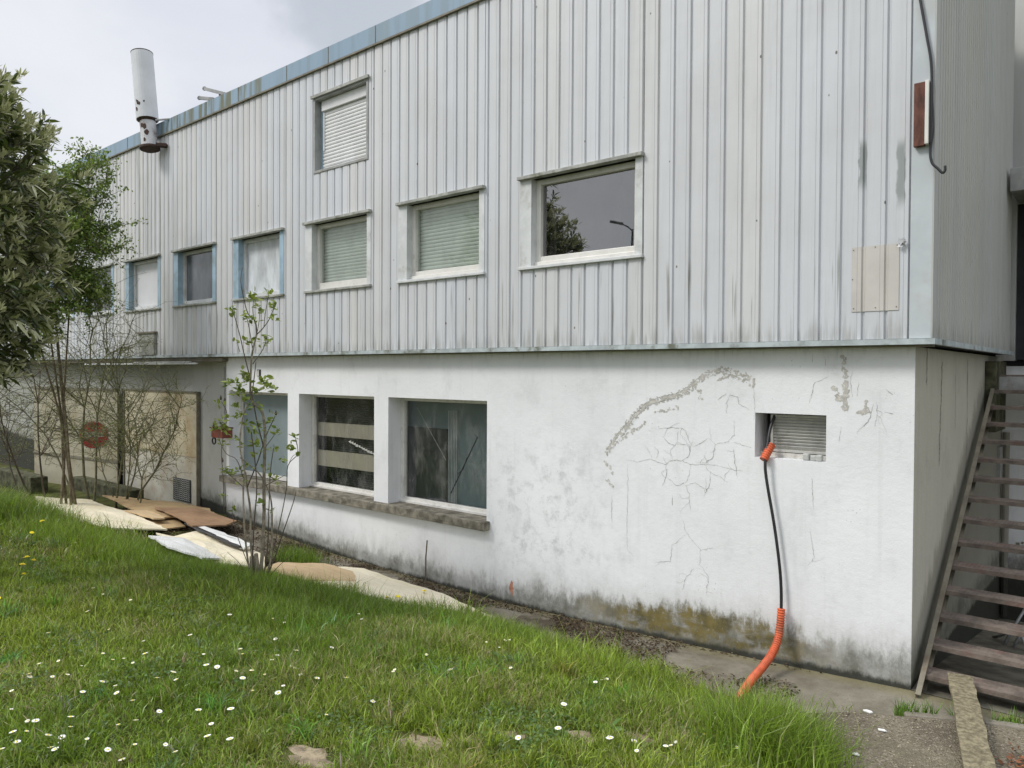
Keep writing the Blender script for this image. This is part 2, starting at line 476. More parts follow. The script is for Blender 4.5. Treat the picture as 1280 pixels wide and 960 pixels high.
M = dict(
    clad=mat_cladding('front cladding', (0.585, 0.597, 0.615)),
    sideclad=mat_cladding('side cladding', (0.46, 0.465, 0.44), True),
    patch=simple('beige patch', (0.515, 0.497, 0.462), 0.5, 0, 0.08, 3),
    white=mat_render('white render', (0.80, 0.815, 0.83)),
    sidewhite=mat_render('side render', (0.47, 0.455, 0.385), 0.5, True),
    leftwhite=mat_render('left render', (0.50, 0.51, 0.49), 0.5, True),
    blue=simple('light blue paint', (0.30, 0.42, 0.51), 0.5, 0, 0.15, 5, dirt=((0.17, 0.20, 0.17), 0.5)),
    fascia=mat_fascia(),
    drip=simple('pale drip edge', (0.40, 0.45, 0.46), 0.5, 0, 0.2, 8, dirt=((0.10, 0.10, 0.06), 0.85)),
    trim=simple('white trim', (0.58, 0.60, 0.60), 0.45, 0, 0.1, 6, dirt=((0.30, 0.29, 0.25), 0.5)),
    cornertrim=simple('corner trim', (0.47, 0.51, 0.53), 0.45, 0, 0.08, 3, dirt=((0.38, 0.37, 0.33), 0.4)),
    pvc=simple('white frame', (0.66, 0.65, 0.61), 0.35, 0, 0.06, 8, dirt=((0.35, 0.34, 0.30), 0.4)),
    mosstrim=simple('mossy lintel', (0.33, 0.34, 0.31), 0.7, 0, 0.25, 9, dirt=((0.10, 0.10, 0.05), 0.7)),
    shutter=simple('shutter slats', (0.74, 0.76, 0.72), 0.5, 0, 0.06, 4),
    shutterwhite=simple('white shutter', (0.66, 0.67, 0.67), 0.45, 0, 0.05, 4, dirt=((0.42, 0.42, 0.38), 0.3)),
    glass=mat_glass('window glass', 0.28, (0.70, 0.72, 0.74), 0.012, 0.12),
    thinglass=mat_glass('shutter glass', 0.07, (0.87, 0.92, 0.88), 0.02, 0.10),
    lowglass=mat_glass('dirty glass', 0.06, (0.84, 0.87, 0.88), 0.05, 0.26),
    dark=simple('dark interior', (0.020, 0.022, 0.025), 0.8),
    teal=simple('grey green panel', (0.20, 0.25, 0.258), 0.6, 0, 0.10, 3, stretch=(1, 1, .5)),
    cabinet=simple('dark cabinet', (0.035, 0.04, 0.042), 0.6),
    beige=simple('beige board', (0.62, 0.55, 0.43), 0.6, 0, 0.08, 5),
    frost=simple('frosted pane', (0.60, 0.63, 0.66), 0.25, 0, 0.2, 2.2, stretch=(2, 1, 0.7), dirt=((0.38, 0.40, 0.41), 0.7)),
    greypane=simple('white blind', (0.64, 0.65, 0.67), 0.4, 0, 0.05, 3),
    darkpane=simple('dirty dark pane', (0.085, 0.095, 0.105), 0.2, 0, 0.4, 3, stretch=(2, 1, 0.8), spec=0.9),
    sill=simple('weathered concrete sill', (0.19, 0.175, 0.14), 0.9, 0, 0.45, 9, 0.6, 0.2, dirt=((0.05, 0.05, 0.035), 0.8)),
    crack=simple('bare grey cement', (0.52, 0.505, 0.465), 0.95, 0, 0.2, 20, 0.4, 0.1),
    crack_rimshade=simple('crack and rim shade', (0.27, 0.265, 0.245), 0.95, 0, 0.2, 20, 0, 0.1),
    louvre=simple('grey louvre', (0.44, 0.44, 0.41), 0.6, 0, 0.15, 6, dirt=((0.16, 0.15, 0.12), 0.6)),
    orange=simple('orange conduit', (0.52, 0.10, 0.035), 0.55, 0, 0.22, 9, dirt=((0.24, 0.10, 0.055), 0.7)),
    black=simple('black rubber', (0.018, 0.018, 0.02), 0.45),
    rust=simple('rust', (0.105, 0.042, 0.03), 0.85, 0, 0.5, 9, 0.4, dirt=((0.26, 0.12, 0.05), 0.5), stretch=(2, 2, .6)),
    darkrust=simple('dark rust', (0.055, 0.032, 0.024), 0.9, 0, 0.4, 20),
    rustsmear=simple('rust smear', (0.42, 0.19, 0.12), 0.9, 0, 0.3, 12),
    tread=simple('rusty tread plate', (0.14, 0.113, 0.092), 0.7, 0, 0.35, 9, 0.5, dirt=((0.17, 0.085, 0.07), 0.5)),
    stringer=simple('dull green steel', (0.165, 0.15, 0.11), 0.65, 0, 0.25, 6, 0.3, dirt=((0.12, 0.085, 0.05), 0.6)),
    steel=simple('grey painted steel', (0.30, 0.31, 0.30), 0.5, 0, 0.2, 6, dirt=((0.15, 0.11, 0.08), 0.5)),
    flue=simple('flaking white flue', (0.58, 0.60, 0.62), 0.45, 0, 0.06, 2, dirt=((0.40, 0.42, 0.42), 0.25)),
    flake=simple('flue with rust patches', (0.55, 0.56, 0.57), 0.6, 0, 0.1, 4, dirt=((0.12, 0.06, 0.04), 1.0)),
    gate=mat_board('stained gate sheet', (0.60, 0.55, 0.40), (0.36, 0.24, 0.11), 0.6, (1, 1, 3)),
    gatelow=mat_board('pale gate sheet', (0.60, 0.58, 0.50), (0.33, 0.24, 0.13), 0.55, (1, 1, 3)),
    gategrey=mat_board('grey gate sheet', (0.40, 0.375, 0.28), (0.25, 0.20, 0.11), 0.6, (1, 1, 3)),
    red=simple('faded red sign', (0.40, 0.02, 0.03), 0.5, 0, 0.2, 8, dirt=((0.17, 0.05, 0.045), 0.35)),
    signwhite=simple('sign white', (0.62, 0.60, 0.55), 0.5, 0, 0.15, 10),
    letters=simple('sign letters', (0.05, 0.03, 0.03), 0.6),
    ply=mat_board('weathered plywood', (0.48, 0.35, 0.19), (0.24, 0.155, 0.08), 0.6),
    plyred=mat_board('reddish plywood', (0.34, 0.215, 0.125), (0.15, 0.09, 0.05), 0.6),
    cream=mat_board('cream sheet', (0.80, 0.73, 0.56), (0.58, 0.51, 0.27), 0.3),
    whitesheet=mat_board('white sheet', (0.72, 0.73, 0.72), (0.42, 0.42, 0.36), 0.3),
    tan=mat_board('tan sheet', (0.60, 0.45, 0.27), (0.46, 0.33, 0.17), 0.4),
    mossblock=simple('mossy concrete', (0.085, 0.085, 0.055), 0.95, 0, 0.5, 8, 0.7, 0.1, dirt=((0.05, 0.07, 0.02), 0.7)),
    plank=simple('lichen speckled plank', (0.20, 0.175, 0.115), 0.9, 0, 0.4, 34, 0.5, 0.1, dirt=((0.36, 0.32, 0.21), 0.6)),
    bark=simple('grey brown bark', (0.15, 0.125, 0.085), 0.9, 0, 0.35, 14, 0.4, 0.1),
    palebark=simple('pale grey bark', (0.25, 0.22, 0.165), 0.9, 0, 0.4, 18, 0.5, 0.1),
    barkgreen=simple('lichen bark', (0.15, 0.145, 0.09), 0.9, 0, 0.35, 14, 0.4, 0.1),
    twig=simple('dark twig', (0.095, 0.075, 0.055), 0.8),
    leaf=mat_tint('leaf', 0.42, 0.28), gloss=mat_tint('glossy leaf', 0.26, 0.18, 0.6), grass=mat_tint('grass blade', 0.36, 0.42, 0.5),
    petal=simple('white petals', (0.80, 0.80, 0.80), 0.6, 0, 0.03), yellow=simple('yellow florets', (0.90, 0.70, 0.02), 0.6),
    stem=simple('green stem', (0.10, 0.17, 0.03), 0.6), soil=mat_ground(), path=mat_path(), gravel=mat_gravel(),
    litter=mat_tint('litter', 0.9, 0.0, 0.1), tube=simple('light grey tube', (0.42, 0.43, 0.44), 0.35, 0.3),
    stripe=simple('sealing strip', (0.03, 0.03, 0.03), 0.6), pot=simple('brick red plastic', (0.22, 0.06, 0.04), 0.5),
    bare=simple('bare dry soil', (0.25, 0.205, 0.145), 0.95, 0, 0.35, 12, 0.7, 0.1, dirt=((0.36, 0.30, 0.20), 0.6)),
    yard=simple('dark brown grey concrete', (0.17, 0.16, 0.125), 0.9, 0, 0.45, 3.5, 0.5, 0.2, dirt=((0.06, 0.052, 0.04), 0.7)),  # dark mottled brown-grey for the slab under the stairs
    roof=simple('roof felt', (0.15, 0.15, 0.15), 0.9), paper=simple('white scrap', (0.70, 0.70, 0.68), 0.7),
)


# ------------------------------------------------------------------ ground
_px = [-400, -30, -11, -9.2, -7, -4, -2.2, -1.1, 0, 1, 400]
_pz = [-.08, -.08, -.03, .03, -.10, -.15, -.10, -.06, 0, 0, 0]
_ex = [-400, -30, -13, -11, -9, -7, -6, -4.8, -3.5, -2, -.85, -.35, 0, .3, 2, 400]
_ey = [-1.9, -1.9, -1.8, -1.55, -1.5, -1.5, -1.25, -1.05, -.78, -.86, -1.14, -1.36, -1.7, -2.5, -3.2, -3.2]


def lawn_edge(x):
    return np.interp(x, _ex, _ey)


def ground_z(x, y):
    x = np.asarray(x, float); y = np.asarray(y, float)
    p = np.interp(x, _px, _pz)
    s = np.maximum(lawn_edge(x) - y, 0)
    z = p + 0.62 * (1 - np.exp(-s / 1.55))
    z = z + np.minimum(s, 1) * 0.03 * (np.sin(x * 2.1 + y) * np.sin(y * 1.7 - x * .6))
    back = np.clip(y - 0.3, 0, 12) * (x > -0.2)
    return z - back * 0.13


xs = np.unique(np.concatenate([-np.geomspace(16, 400, 14), np.arange(-16, 4.01, .16), np.geomspace(4.2, 400, 14)]))
ys = np.unique(np.concatenate([-np.geomspace(9, 400, 14), np.arange(-9, 6.01, .15), np.geomspace(6.2, 400, 14)]))
gx, gy = np.meshgrid(xs, ys, indexing='ij')
gv = np.stack([gx, gy, ground_z(gx, gy)], -1).reshape(-1, 3)
ii, jj = np.meshgrid(np.arange(len(xs) - 1), np.arange(len(ys) - 1), indexing='ij')
a = (ii * len(ys) + jj).ravel()
gq = np.stack([a, a + len(ys), a + len(ys) + 1, a + 1], 1)
tag(npmesh('ground', gv, gq, np.zeros((0, 3), int), M['soil'], smooth=True), kind='structure')

# concrete path along the wall
pv, pq = [], []
pxs = np.arange(-9.4, 4.01, .2)
pys = [0.0, -.12, -.25, -.4, -.55, -.7, -.85]
for i, x in enumerate(pxs):
    for j, f in enumerate(pys):
        y = f + 0.0
        pv.append((x, y, float(np.interp(x, _px, _pz)) + .012 - .02 * (f < -.8)))
nP = len(pys)
for i in range(len(pxs) - 1):
    for j in range(nP - 1):
        k = i * nP + j
        pq.append((k, k + 1, k + nP + 1, k + nP))
tag(npmesh('path', np.array(pv), np.array(pq), np.zeros((0, 3), int), M['path'], smooth=True), kind='structure')
# slab under the stairs, running down behind the building
mb = MB()
sl = [(0.0, 0.0), (3.5, 0.0), (3.5, 4.2), (0.0, 4.2)]
mb.poly([(x, y, float(ground_z(x + .01, y)) + .016) for x, y in ((0.0, 0.0), (3.5, 0.0), (3.5, .3), (0.0, .3))])
mb.poly([(x, y, float(ground_z(x + .01, y)) + .016) for x, y in ((0.0, .3), (3.5, .3), (3.5, 4.2), (0.0, 4.2))])
tag(mb.build('stair_yard', M['yard']), kind='structure')
# gravelly pad with its concrete edge
random.seed(4)
pad_edge = [(-.42, -1.02), (-.19, -.80), (.1, -.63), (.51, -.41), (.9, -.27), (1.6, -.1), (3.5, .1)]
mb = MB()
pts = [(x, y - .04, .085) for x, y in pad_edge] + [(3.5, -3.4, .13), (.45, -3.4, .13), (.2, -2.6, .12), (-.12, -1.75, .11), (-.4, -1.35, .10)]
mb.slab(pts, .3)
tag(mb.build('gravel_pad', M['gravel']), kind='structure')
mb = MB()
for (x0, y0), (x1, y1) in zip(pad_edge[2:-1], pad_edge[3:]):
    mb.obox((x0, y0, .04), (x1, y1, .04), .07, .11)
tag(mb.build('kerb', M['path'], bevel=.01), kind='structure')

# ------------------------------------------------------------------ building
B = thing('industrial_building', (0, 0, 0), 'long two storey works building with ribbed grey metal upper floor over a white rendered wall', 'building')
YC = -0.12                      # face of the cladding
PROF = [(0, 0), (.095, 0), (.098, .003), (.124, .003), (.131, .020), (.146, .020)]
PER = .155


def clad_sheet(mb, u0, u1, z0, z1, prof=PROF, per=PER, map_=lambda u, d, z: (u, YC + d, z), z1b=None):
    pts = []
    k = math.floor(u0 / per) - 1
    allp = []
    while k * per <= u1 + per:
        allp += [(k * per + a_, d) for a_, d in prof]; k += 1
    au = [q[0] for q in allp]; ad = [q[1] for q in allp]
    pts = [(u0, float(np.interp(u0, au, ad)))] + [q for q in allp if u0 + 1e-4 < q[0] < u1 - 1e-4] + [(u1, float(np.interp(u1, au, ad)))]
    for (a0, d0), (a1, d1) in zip(pts, pts[1:]):
        mb.poly([map_(a0, d0, z0), map_(a1, d1, z0), map_(a1, d1, z1), map_(a0, d0, z1)])


CL0, CL1 = 2.555, 6.23
XL = -32.0
# window openings in the cladding: x0, x1 (lintel width)
UP = [(-3.60, -2.185), (-5.445, -4.09), (-7.305, -5.952), (-9.127, -7.81), (-10.99, -9.64), (-12.83, -11.466), (-14.69, -13.33)]
UP += [(x0 - 1.86 * k, x1 - 1.86 * k) for k in range(1, 4) for x0, x1 in [UP[6]]]
ZL, ZS = 4.265, 3.33
TOPWIN = (-7.12, -6.004, 4.88, 5.86)
mb = MB()
cur = -0.012
for x0, x1 in UP:
    clad_sheet(mb, x1 - .004, cur, CL0, CL1) if x1 < cur else None
    if abs(x0 + 7.305) < .01:
        tx0, tx1, tz0, tz1 = TOPWIN
        clad_sheet(mb, x0, x1, CL0, ZS)
        clad_sheet(mb, x0, tx0, ZL, CL1); clad_sheet(mb, tx1, x1, ZL, CL1)
        clad_sheet(mb, tx0, tx1, ZL, tz0); clad_sheet(mb, tx0, tx1, tz1, CL1)
    else:
        clad_sheet(mb, x0, x1, CL0, ZS); clad_sheet(mb, x0, x1, ZL, CL1)
    cur = x0
clad_sheet(mb, XL, cur, CL0, CL1)
mb.build('front_cladding', M['clad'], B)

# side cladding, narrower ribs
SP = [(0, 0), (.052, 0), (.060, .022), (.082, .022)]
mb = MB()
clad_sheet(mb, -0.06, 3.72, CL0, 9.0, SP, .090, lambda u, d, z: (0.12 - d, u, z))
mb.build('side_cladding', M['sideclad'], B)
mb = MB()
clad_sheet(mb, 0.121, 4.5, 4.45, 9.0, SP, .115, lambda u, d, z: (u, 4.08 + d, z))
mb.build('rear_cladding', M['sideclad'], B)
# corner flashing (two flat faces)
mb = MB()
mb.box(-.015, .122, YC - .006, YC + .012, CL0, 9.0)
mb.build('corner_flashing', M['cornertrim'], B)
mb = MB(); mb.box(.1225, .132, YC - .006, .0, CL0, 9.0)
mb.build('corner_flashing', M['sideclad'], B)
# beige repair panel following the ribs
mb = MB()
clad_sheet(mb, -.405, -.085, 2.76, 3.235, map_=lambda u, d, z: (u, YC + d * .8 - .005, z))
mb.build('repair_panel', M['patch'], B)
for x, z in ((-.395, 3.215), (-.245, 3.225), (-.10, 3.225), (-.39, 2.785), (-.24, 2.785), (-.1, 2.785), (-.40, 3.0)):
    MB().tube([(x, YC - .009, z), (x, YC - .004, z)], .004, 6).build('rivet', M['stringer'], B)
mb = MB()
rr_ = random.Random(3)
for i in range(9):
    a0 = rr_.uniform(0, 6.28); x = -.065 + rr_.uniform(-.018, .018); z = 3.235 + rr_.uniform(-.02, .02)
    mb.poly([(x + .022 * math.cos(a0 + q) * rr_.uniform(.6, 1.2), YC - .012 - rr_.uniform(0, .02), z + .026 * math.sin(a0 + q)) for q in (0, 2.1, 4.2)])
mb.build('torn_metal_flap', M['tube'], B)

# drip edge, fascia, roof
mb = MB()
mb.box(XL, .155, YC - .035, YC + .03, 2.512, 2.552)
mb.box(.122, .155, YC + .03, 3.72, 2.512, 2.552)
mb.build('drip_edge', M['drip'], B)
rr_ = random.Random(8)
mb = MB()
mv, mt_, mc = [], [], []
mb.box(XL, .16, YC - .03, YC + .06, CL1, 6.44)
mb.build('roof_fascia', M['fascia'], B)
mb = MB()
x = -1.2
while x > -20:
    mb.box(x, x + .012, YC - .034, YC - .028, CL1 + .004, 6.436); x -= rr_.choice((.93, 1.86, 1.24))
mb.box(XL, .16, YC - .032, YC - .004, CL1 - .022, CL1 - .002)
mb.build('fascia_joint', M['stringer'], B)
mb = MB(); mb.box(XL, -.2, YC + .07, 16, 6.25, 6.38)
mb.build('roof', M['roof'], B)
# lining behind the cladding (solid upper floor)
mb = MB()
for x0, x1 in [(-1.9, .09)]:
    pass
mb.box(XL, .06, .12, 3.7, 4.45, 6.2)
mb.box(XL, .06, .12, 3.7, 2.52, 3.2)
mb.box(XL, .06, .9, 3.7, 3.2, 4.45)
mb.build('upper_core', M['dark'], B)
mb = MB(); mb.box(XL, .1, YC + .03, .12, 2.50, 2.52); mb.build('soffit', M['stringer'], B)

# lower white wall with its three window openings and the vent hole
LW = [(-5.765, -4.15), (-7.63, -6.03), (-9.47, -7.90)]
LZ0, LZ1 = .70, 1.99
V0, V1, VZ0, VZ1 = -1.182, -.615, 1.616, 1.98
TH = .32
mb = MB()
ZT, ZB = 2.50, -.6
mb.box(V1, -.0, 0, TH, ZB, ZT); mb.box(V0, V1, 0, TH, ZB, VZ0); mb.box(V0, V1, 0, TH, VZ1, ZT)
mb.box(-4.15, V0, 0, TH, ZB, ZT)
mb.box(-9.55, -4.15, 0, TH, ZB, .60); mb.box(-9.55, -4.15, 0, TH, LZ1, ZT)
mb.box(-6.03, -5.765, 0, TH, .60, LZ1); mb.box(-7.90, -7.63, 0, TH, .60, LZ1); mb.box(-9.55, -9.47, 0, TH, .60, LZ1)
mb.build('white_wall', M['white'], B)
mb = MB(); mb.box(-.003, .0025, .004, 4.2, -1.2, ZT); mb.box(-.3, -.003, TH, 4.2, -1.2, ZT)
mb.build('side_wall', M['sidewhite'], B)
mb = MB(); mb.box(.003, 5.0, 4.2, 4.5, -1.5, 2.4)
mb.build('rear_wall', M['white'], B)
# set-back wall on the left with the gate
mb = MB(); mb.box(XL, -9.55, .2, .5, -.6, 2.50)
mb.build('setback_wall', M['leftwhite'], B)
# hole with broken brick
mb = MB(); mb.box(-8.68, -8.58, -.006, .002, 2.22, 2.32)
mb.build('wall_hole', M['dark'], B)
mb = MB(); mb.box(-8.68, -8.62, -.012, -.002, 2.225, 2.31)
mb.build('hole_edge', M['crack'], B)

# interior backing
mb = MB(); mb.box(-9.6, -4.0, .75, .8, .4, 2.4)
mb.build('dark_room', M['dark'], B)


def frame_bars(mb, x0, x1, z0, z1, y0, y1, wd, wb=None):
    wb = wb or wd
    mb.box(x0, x0 + wd, y0, y1, z0, z1); mb.box(x1 - wd, x1, y0, y1, z0, z1)
    mb.box(x0 + wd, x1 - wd, y0 + .002, y1, z1 - wd, z1); mb.box(x0 + wd, x1 - wd, y0 + .002, y1, z0, z0 + wb)
    return mb


def pane(x0, x1, y, z0, z1):
    mb = MB(); mb.poly([(x0, y, z0), (x1, y, z0), (x1, y, z1), (x0, y, z1)])
    return mb


def slats(x0, x1, z0, z1, y, step=.042):
    mb = MB(); z = z0
    prof = [(0, 0), (.15, -.008), (.5, -.012), (.85, -.008), (.93, 0.004), (1, 0)]
    while z < z1 - 1e-4:
        for (a0, d0), (a1, d1) in zip(prof, prof[1:]):
            za, zb = min(z + a0 * step, z1), min(z + a1 * step, z1)
            if zb > za: mb.poly([(x0, y + d0, za), (x1, y + d0, za), (x1, y + d1, zb), (x0, y + d1, zb)])
        z += step
    return mb


WLAB = ['window reflecting the laurel, widest upper window nearest the corner']
for i, (x0, x1) in enumerate(UP[:8]):
    blue = i >= 3
    jm = M['blue'] if blue else M['trim']
    jl, jr = .145, (.075 if not blue else .10)
    fx0, fx1, fz0, fz1 = x0 + jl, x1 - jr, ZS + .03, ZL - .035
    yp = .0
    fr = frame_bars(MB(), fx0, fx1, fz0, fz1, yp - .045, yp + .03, .055, .10 if i < 3 else .07)
    if i < 2: fr.box(fx0, fx1, yp - .075, yp - .045, fz0, fz0 + .045)
    W = fr.build('window', M['pvc'] if (i < 3) else M['trim'], B, bevel=.004)
    MB().box(x0 - .012, x1 + .012, YC - .05, YC + .03, ZL - .035, ZL).build('lintel', M['mosstrim'], W, bevel=.004)
    MB().box(x0 - .012, x1 + .012, YC - .03, yp - .05, ZS, ZS + .03).build('sill', M['mosstrim'] if i not in (0, 1) else M['trim'], W, bevel=.004)
    for (a0, a1) in ((x0, fx0), (fx1, x1)):
        MB().box(a0, a1, YC - .006, yp + .03, ZS + .03, ZL - .035).build('jamb', jm, W)
    px0, px1, pz0, pz1 = fx0 + .05, fx1 - .05, fz0 + .06, fz1 - .05
    if i == 0:
        pane(px0, px1, yp, pz0, pz1).build('pane', M['glass'], W)
        MB().box(px0 - .1, px1 + .1, .5, .52, pz0 - .1, pz1 + .1).build('dark_backing', M['dark'], W)  # dark sheet standing in for the unlit room
    elif i in (1, 2):
        pane(px0, px1, yp, pz0, pz1).build('pane', M['thinglass'], W)
        slats(px0 - .02, px1 + .02, pz0 - .02, pz1 + .02, yp + .05).build('shutter', M['shutter'], W)
    else:
        k = {3: 'frost', 4: 'darkpane', 5: 'greypane', 6: 'darkpane', 7: 'greypane'}[i]
        MB().box(px0, px1, yp - .004, yp + .01, pz0, pz1).build('pane', M[k], W)

# closed shutter window high up
tx0, tx1, tz0, tz1 = TOPWIN
W = frame_bars(MB(), tx0, tx1, tz0, tz1, YC - .012, .04, .035).build('window', M['steel'], B, bevel=.004)
slats(tx0 + .09, tx1 - .04, tz0 + .04, tz1 - .17, -.03, .045).build('shutter', M['shutterwhite'], W)
MB().box(tx0 + .09, tx1 - .036, -.07, .02, tz1 - .17, tz1 - .036).build('shutter_box', M['shutterwhite'], W, bevel=.006)
MB().box(tx0 + .036, tx0 + .09, -.03, .02, tz0 + .036, tz1 - .036).build('jamb', M['blue'], W)
MB().box(tx0 + .10, tx0 + .13, -.05, -.035, tz0 + .3, tz1 - .17).build('guide_rail', M['trim'], W)
MB().box(tx0 - .03, tx1 + .03, YC - .04, YC - .014, tz1 - .005, tz1 + .03).build('lintel', M['mosstrim'], W)

# lower windows
for i, (x0, x1) in enumerate(LW):
    fx0, fx1 = x0 + .001, x1 - .001
    y0 = .2
    fr = frame_bars(MB(), fx0, fx1, LZ0 + .001, LZ1 - .001, y0, y0 + .06, .045, .065)
    if i < 2:
        fr.box(fx0, fx1, y0 - .03, y0 - .0005, LZ0 + .001, LZ0 + .032)
        fr.box(fx0 + .05, fx0 + .075, y0 - .012, y0 + .05, LZ0 + .066, LZ1 - .046)
    W = fr.build('window', M['pvc'], B, bevel=.004)
    a0, a1, z0, z1 = fx0 + .045, fx1 - .045, LZ0 + .065, LZ1 - .045
    if i == 0:
        pane(a0, a1, y0 + .03, z0, z1).build('pane', M['lowglass'], W)
        MB().box(a0 - .05, a1 + .05, y0 + .12, y0 + .14, z0 - .05, z1 + .05).build('pale_panel', M['teal'], W)
        MB().box(a0 - .04, a0 + .68, y0 + .075, y0 + .10, z0 - .03, z0 + .86).build('dark_cabinet', M['cabinet'], W)
        mb = MB()
        for q in range(6): mb.box(a0 + .69 + q * .026, a0 + .698 + q * .026, y0 + .09, y0 + .10, z0, z1 - .1)
        mb.build('streak_line', M['trim'], W)  # fine vertical streak lines beside the dark shape
        mb = MB(); mb.tube([(a0 + .80, y0 + .026, z0 + .12), (a0 + 1.22, y0 + .026, z0 + .80), (a0 + 1.17, y0 + .026, z0 + .83)], .0055, 6)
        mb.tube([(a0 + .92, y0 + .024, z0 + .36), (a0 + 1.0, y0 + .024, z0 + .42), (a0 + 1.06, y0 + .024, z0 + .56)], .004, 6)
        mb.build('leaning_stick', M['black'], W)  # dark stick with a bent top, leaning across the pane
        mb = MB(); mb.tube([(a0 + .22, y0 + .026, z1 - .08), (a0 + .72, y0 + .026, z0 + .5)], .0014, 4)
        mb.build('glass_crack', M['louvre'], W)
    elif i == 1:
        pane(a0, a1, y0 + .03, z0, z1).build('pane', M['lowglass'], W)
        for zz, hh, sl in ((1.50, .185, .0), (1.10, .215, .0)):
            mb = MB(); mb.obox((a0 - .03, y0 + .07, zz), (a1 + .03, y0 + .07, zz + .01), .02, hh)
            mb.build('board', M['beige'], W)
        slats(a0, a1, z0 - .02, z1, y0 + .2, .03).build('dark_backing', M['cabinet'], W)  # dark slatted sheet standing in for the unlit interior
        mb = MB()
        q = random.Random(5)
        for s_ in range(16):
            xx = a1 - .75 + s_ * .048
            mb.poly([(xx, y0 + .026, 1.36 - s_ * .012 + q.uniform(-.012, .012)), (xx + .05, y0 + .026, 1.345 - s_ * .012), (xx + .05, y0 + .026, 1.375 - s_ * .012 + q.uniform(0, .012)), (xx, y0 + .026, 1.375 - s_ * .012)])
        mb.build('paint_smear', M['louvre'], W)
    else:
        MB().box(a0, a1, y0 + .02, y0 + .03, z0, z1).build('board', M['teal'], W)

# long concrete sill
mb = MB()
sxs = np.linspace(-9.6, -4.1, 36)
mb.box(-9.6, -4.1, -.095, .0, .602, .70)
mb.box(-9.47, -7.90, 0.0, .2, .602, .699); mb.box(-7.63, -6.03, 0.0, .2, .602, .699); mb.box(-5.765, -4.15, 0.0, .2, .602, .699)
mb.build('window_sill', M['sill'], B, bevel=.008)

# vent opening
mb = frame_bars(MB(), V0 + .09, V1 - .001, VZ0 + .045, VZ1 - .012, .10, .14, .022)
W = mb.build('vent_grille', M['louvre'], B, bevel=.003)
mb = MB(); nz = 10
for k in range(nz):
    z = VZ0 + .07 + k * (VZ1 - VZ0 - .11) / nz
    mb.obox((V0 + .112, .118, z + .014), (V1 - .024, .118, z + .014), .006, .034, Vector((0, -.55, .83)))
mb.build('slat', M['louvre'], W)
MB().box(V0, V1, .26, .28, VZ0, VZ1).build('vent_back', M['dark'], B)
MB().box(V0 + .001, V1 - .001, .10, .24, VZ0 + .001, VZ0 + .04).build('vent_ledge', M['crack'], B)
mb = MB()
for x, wd, hh in ((-.80, .05, .055), (-.74, .045, .045), (-.70, .05, .05)):
    mb.box(x, x + wd, .01, .06, VZ0 + .001, VZ0 + hh)
mb.build('mortar_lump', M['leftwhite'], B, bevel=.01)

# cracks, flaked render and its painted rim shadows (traced in metres on the wall: x, z)
def wl(px, py):               # metres on the wall from the sketch grid the cracks were drawn on
    u = 700 + px / 3.556; v_ = 440 + py / 3.556
    d = _v + _r * ((u - 640) / 945) - _u * ((v_ - 480) / 945)
    k = -CAM.y / d.y
    return CAM.x + d.x * k, CAM.z + d.z * k


rc = random.Random(21)
arc = [(205, 450), (235, 400), (280, 345), (330, 285), (390, 230), (460, 205), (530, 190), (590, 150), (640, 105), (710, 78), (770, 95), (850, 125), (862, 150)]
inner = [[(340, 350), (380, 310)], [(420, 268), (470, 258), (525, 248)], [(690, 128), (730, 115), (770, 102)], [(200, 480), (240, 540)], [(205, 560), (238, 600)], [(270, 400), (300, 370), (330, 340)], [(620, 170), (625, 215)]]
mb = MB()


def flakes(path, width, dens):
    mb = MB()
    P = [wl(*q) for q in path]
    for (ax, az), (bx, bz) in zip(P, P[1:]):
        L = math.hypot(bx - ax, bz - az)
        nx, nz_ = -(bz - az) / L, (bx - ax) / L
        for _ in range(int(L * dens)):
            t_ = rc.random(); o_ = max(-width * .7, min(width * .7, rc.gauss(0, width * .42)))
            cx_, cz_ = ax + (bx - ax) * t_ + nx * o_, az + (bz - az) * t_ + nz_ * o_
            s_ = rc.uniform(.005, .021); n_ = rc.randint(4, 6); a0_ = rc.uniform(0, 6.28); y_ = -.0016 - rc.random() * .0012
            el = rc.uniform(.35, .8); th = math.atan2(bz - az, bx - ax) + rc.gauss(0, .6)
            ps = []
            for q in range(n_):
                r_ = s_ * rc.uniform(.5, 1.3); aa = a0_ + 6.283 * q / n_
                ex, ez = r_ * math.cos(aa), r_ * el * math.sin(aa)
                ps.append((cx_ + ex * math.cos(th) - ez * math.sin(th), y_, cz_ + ex * math.sin(th) + ez * math.cos(th)))
            mb.poly(ps)
    mb.build('flaked_render', M['crack'], B)


flakes(arc, .046, 230)
flakes(arc[2:9], .014, 110)
for q in inner: flakes(q, .022, 110)
for q in ([(1215, 150), (1240, 210), (1275, 250)], [(1262, 10), (1268, 120), (1270, 260)]): flakes(q, .026, 210)
for q in ([(1360, 215), (1362, 250)], [(1320, 268), (1375, 262)]): flakes(q, .012, 300)

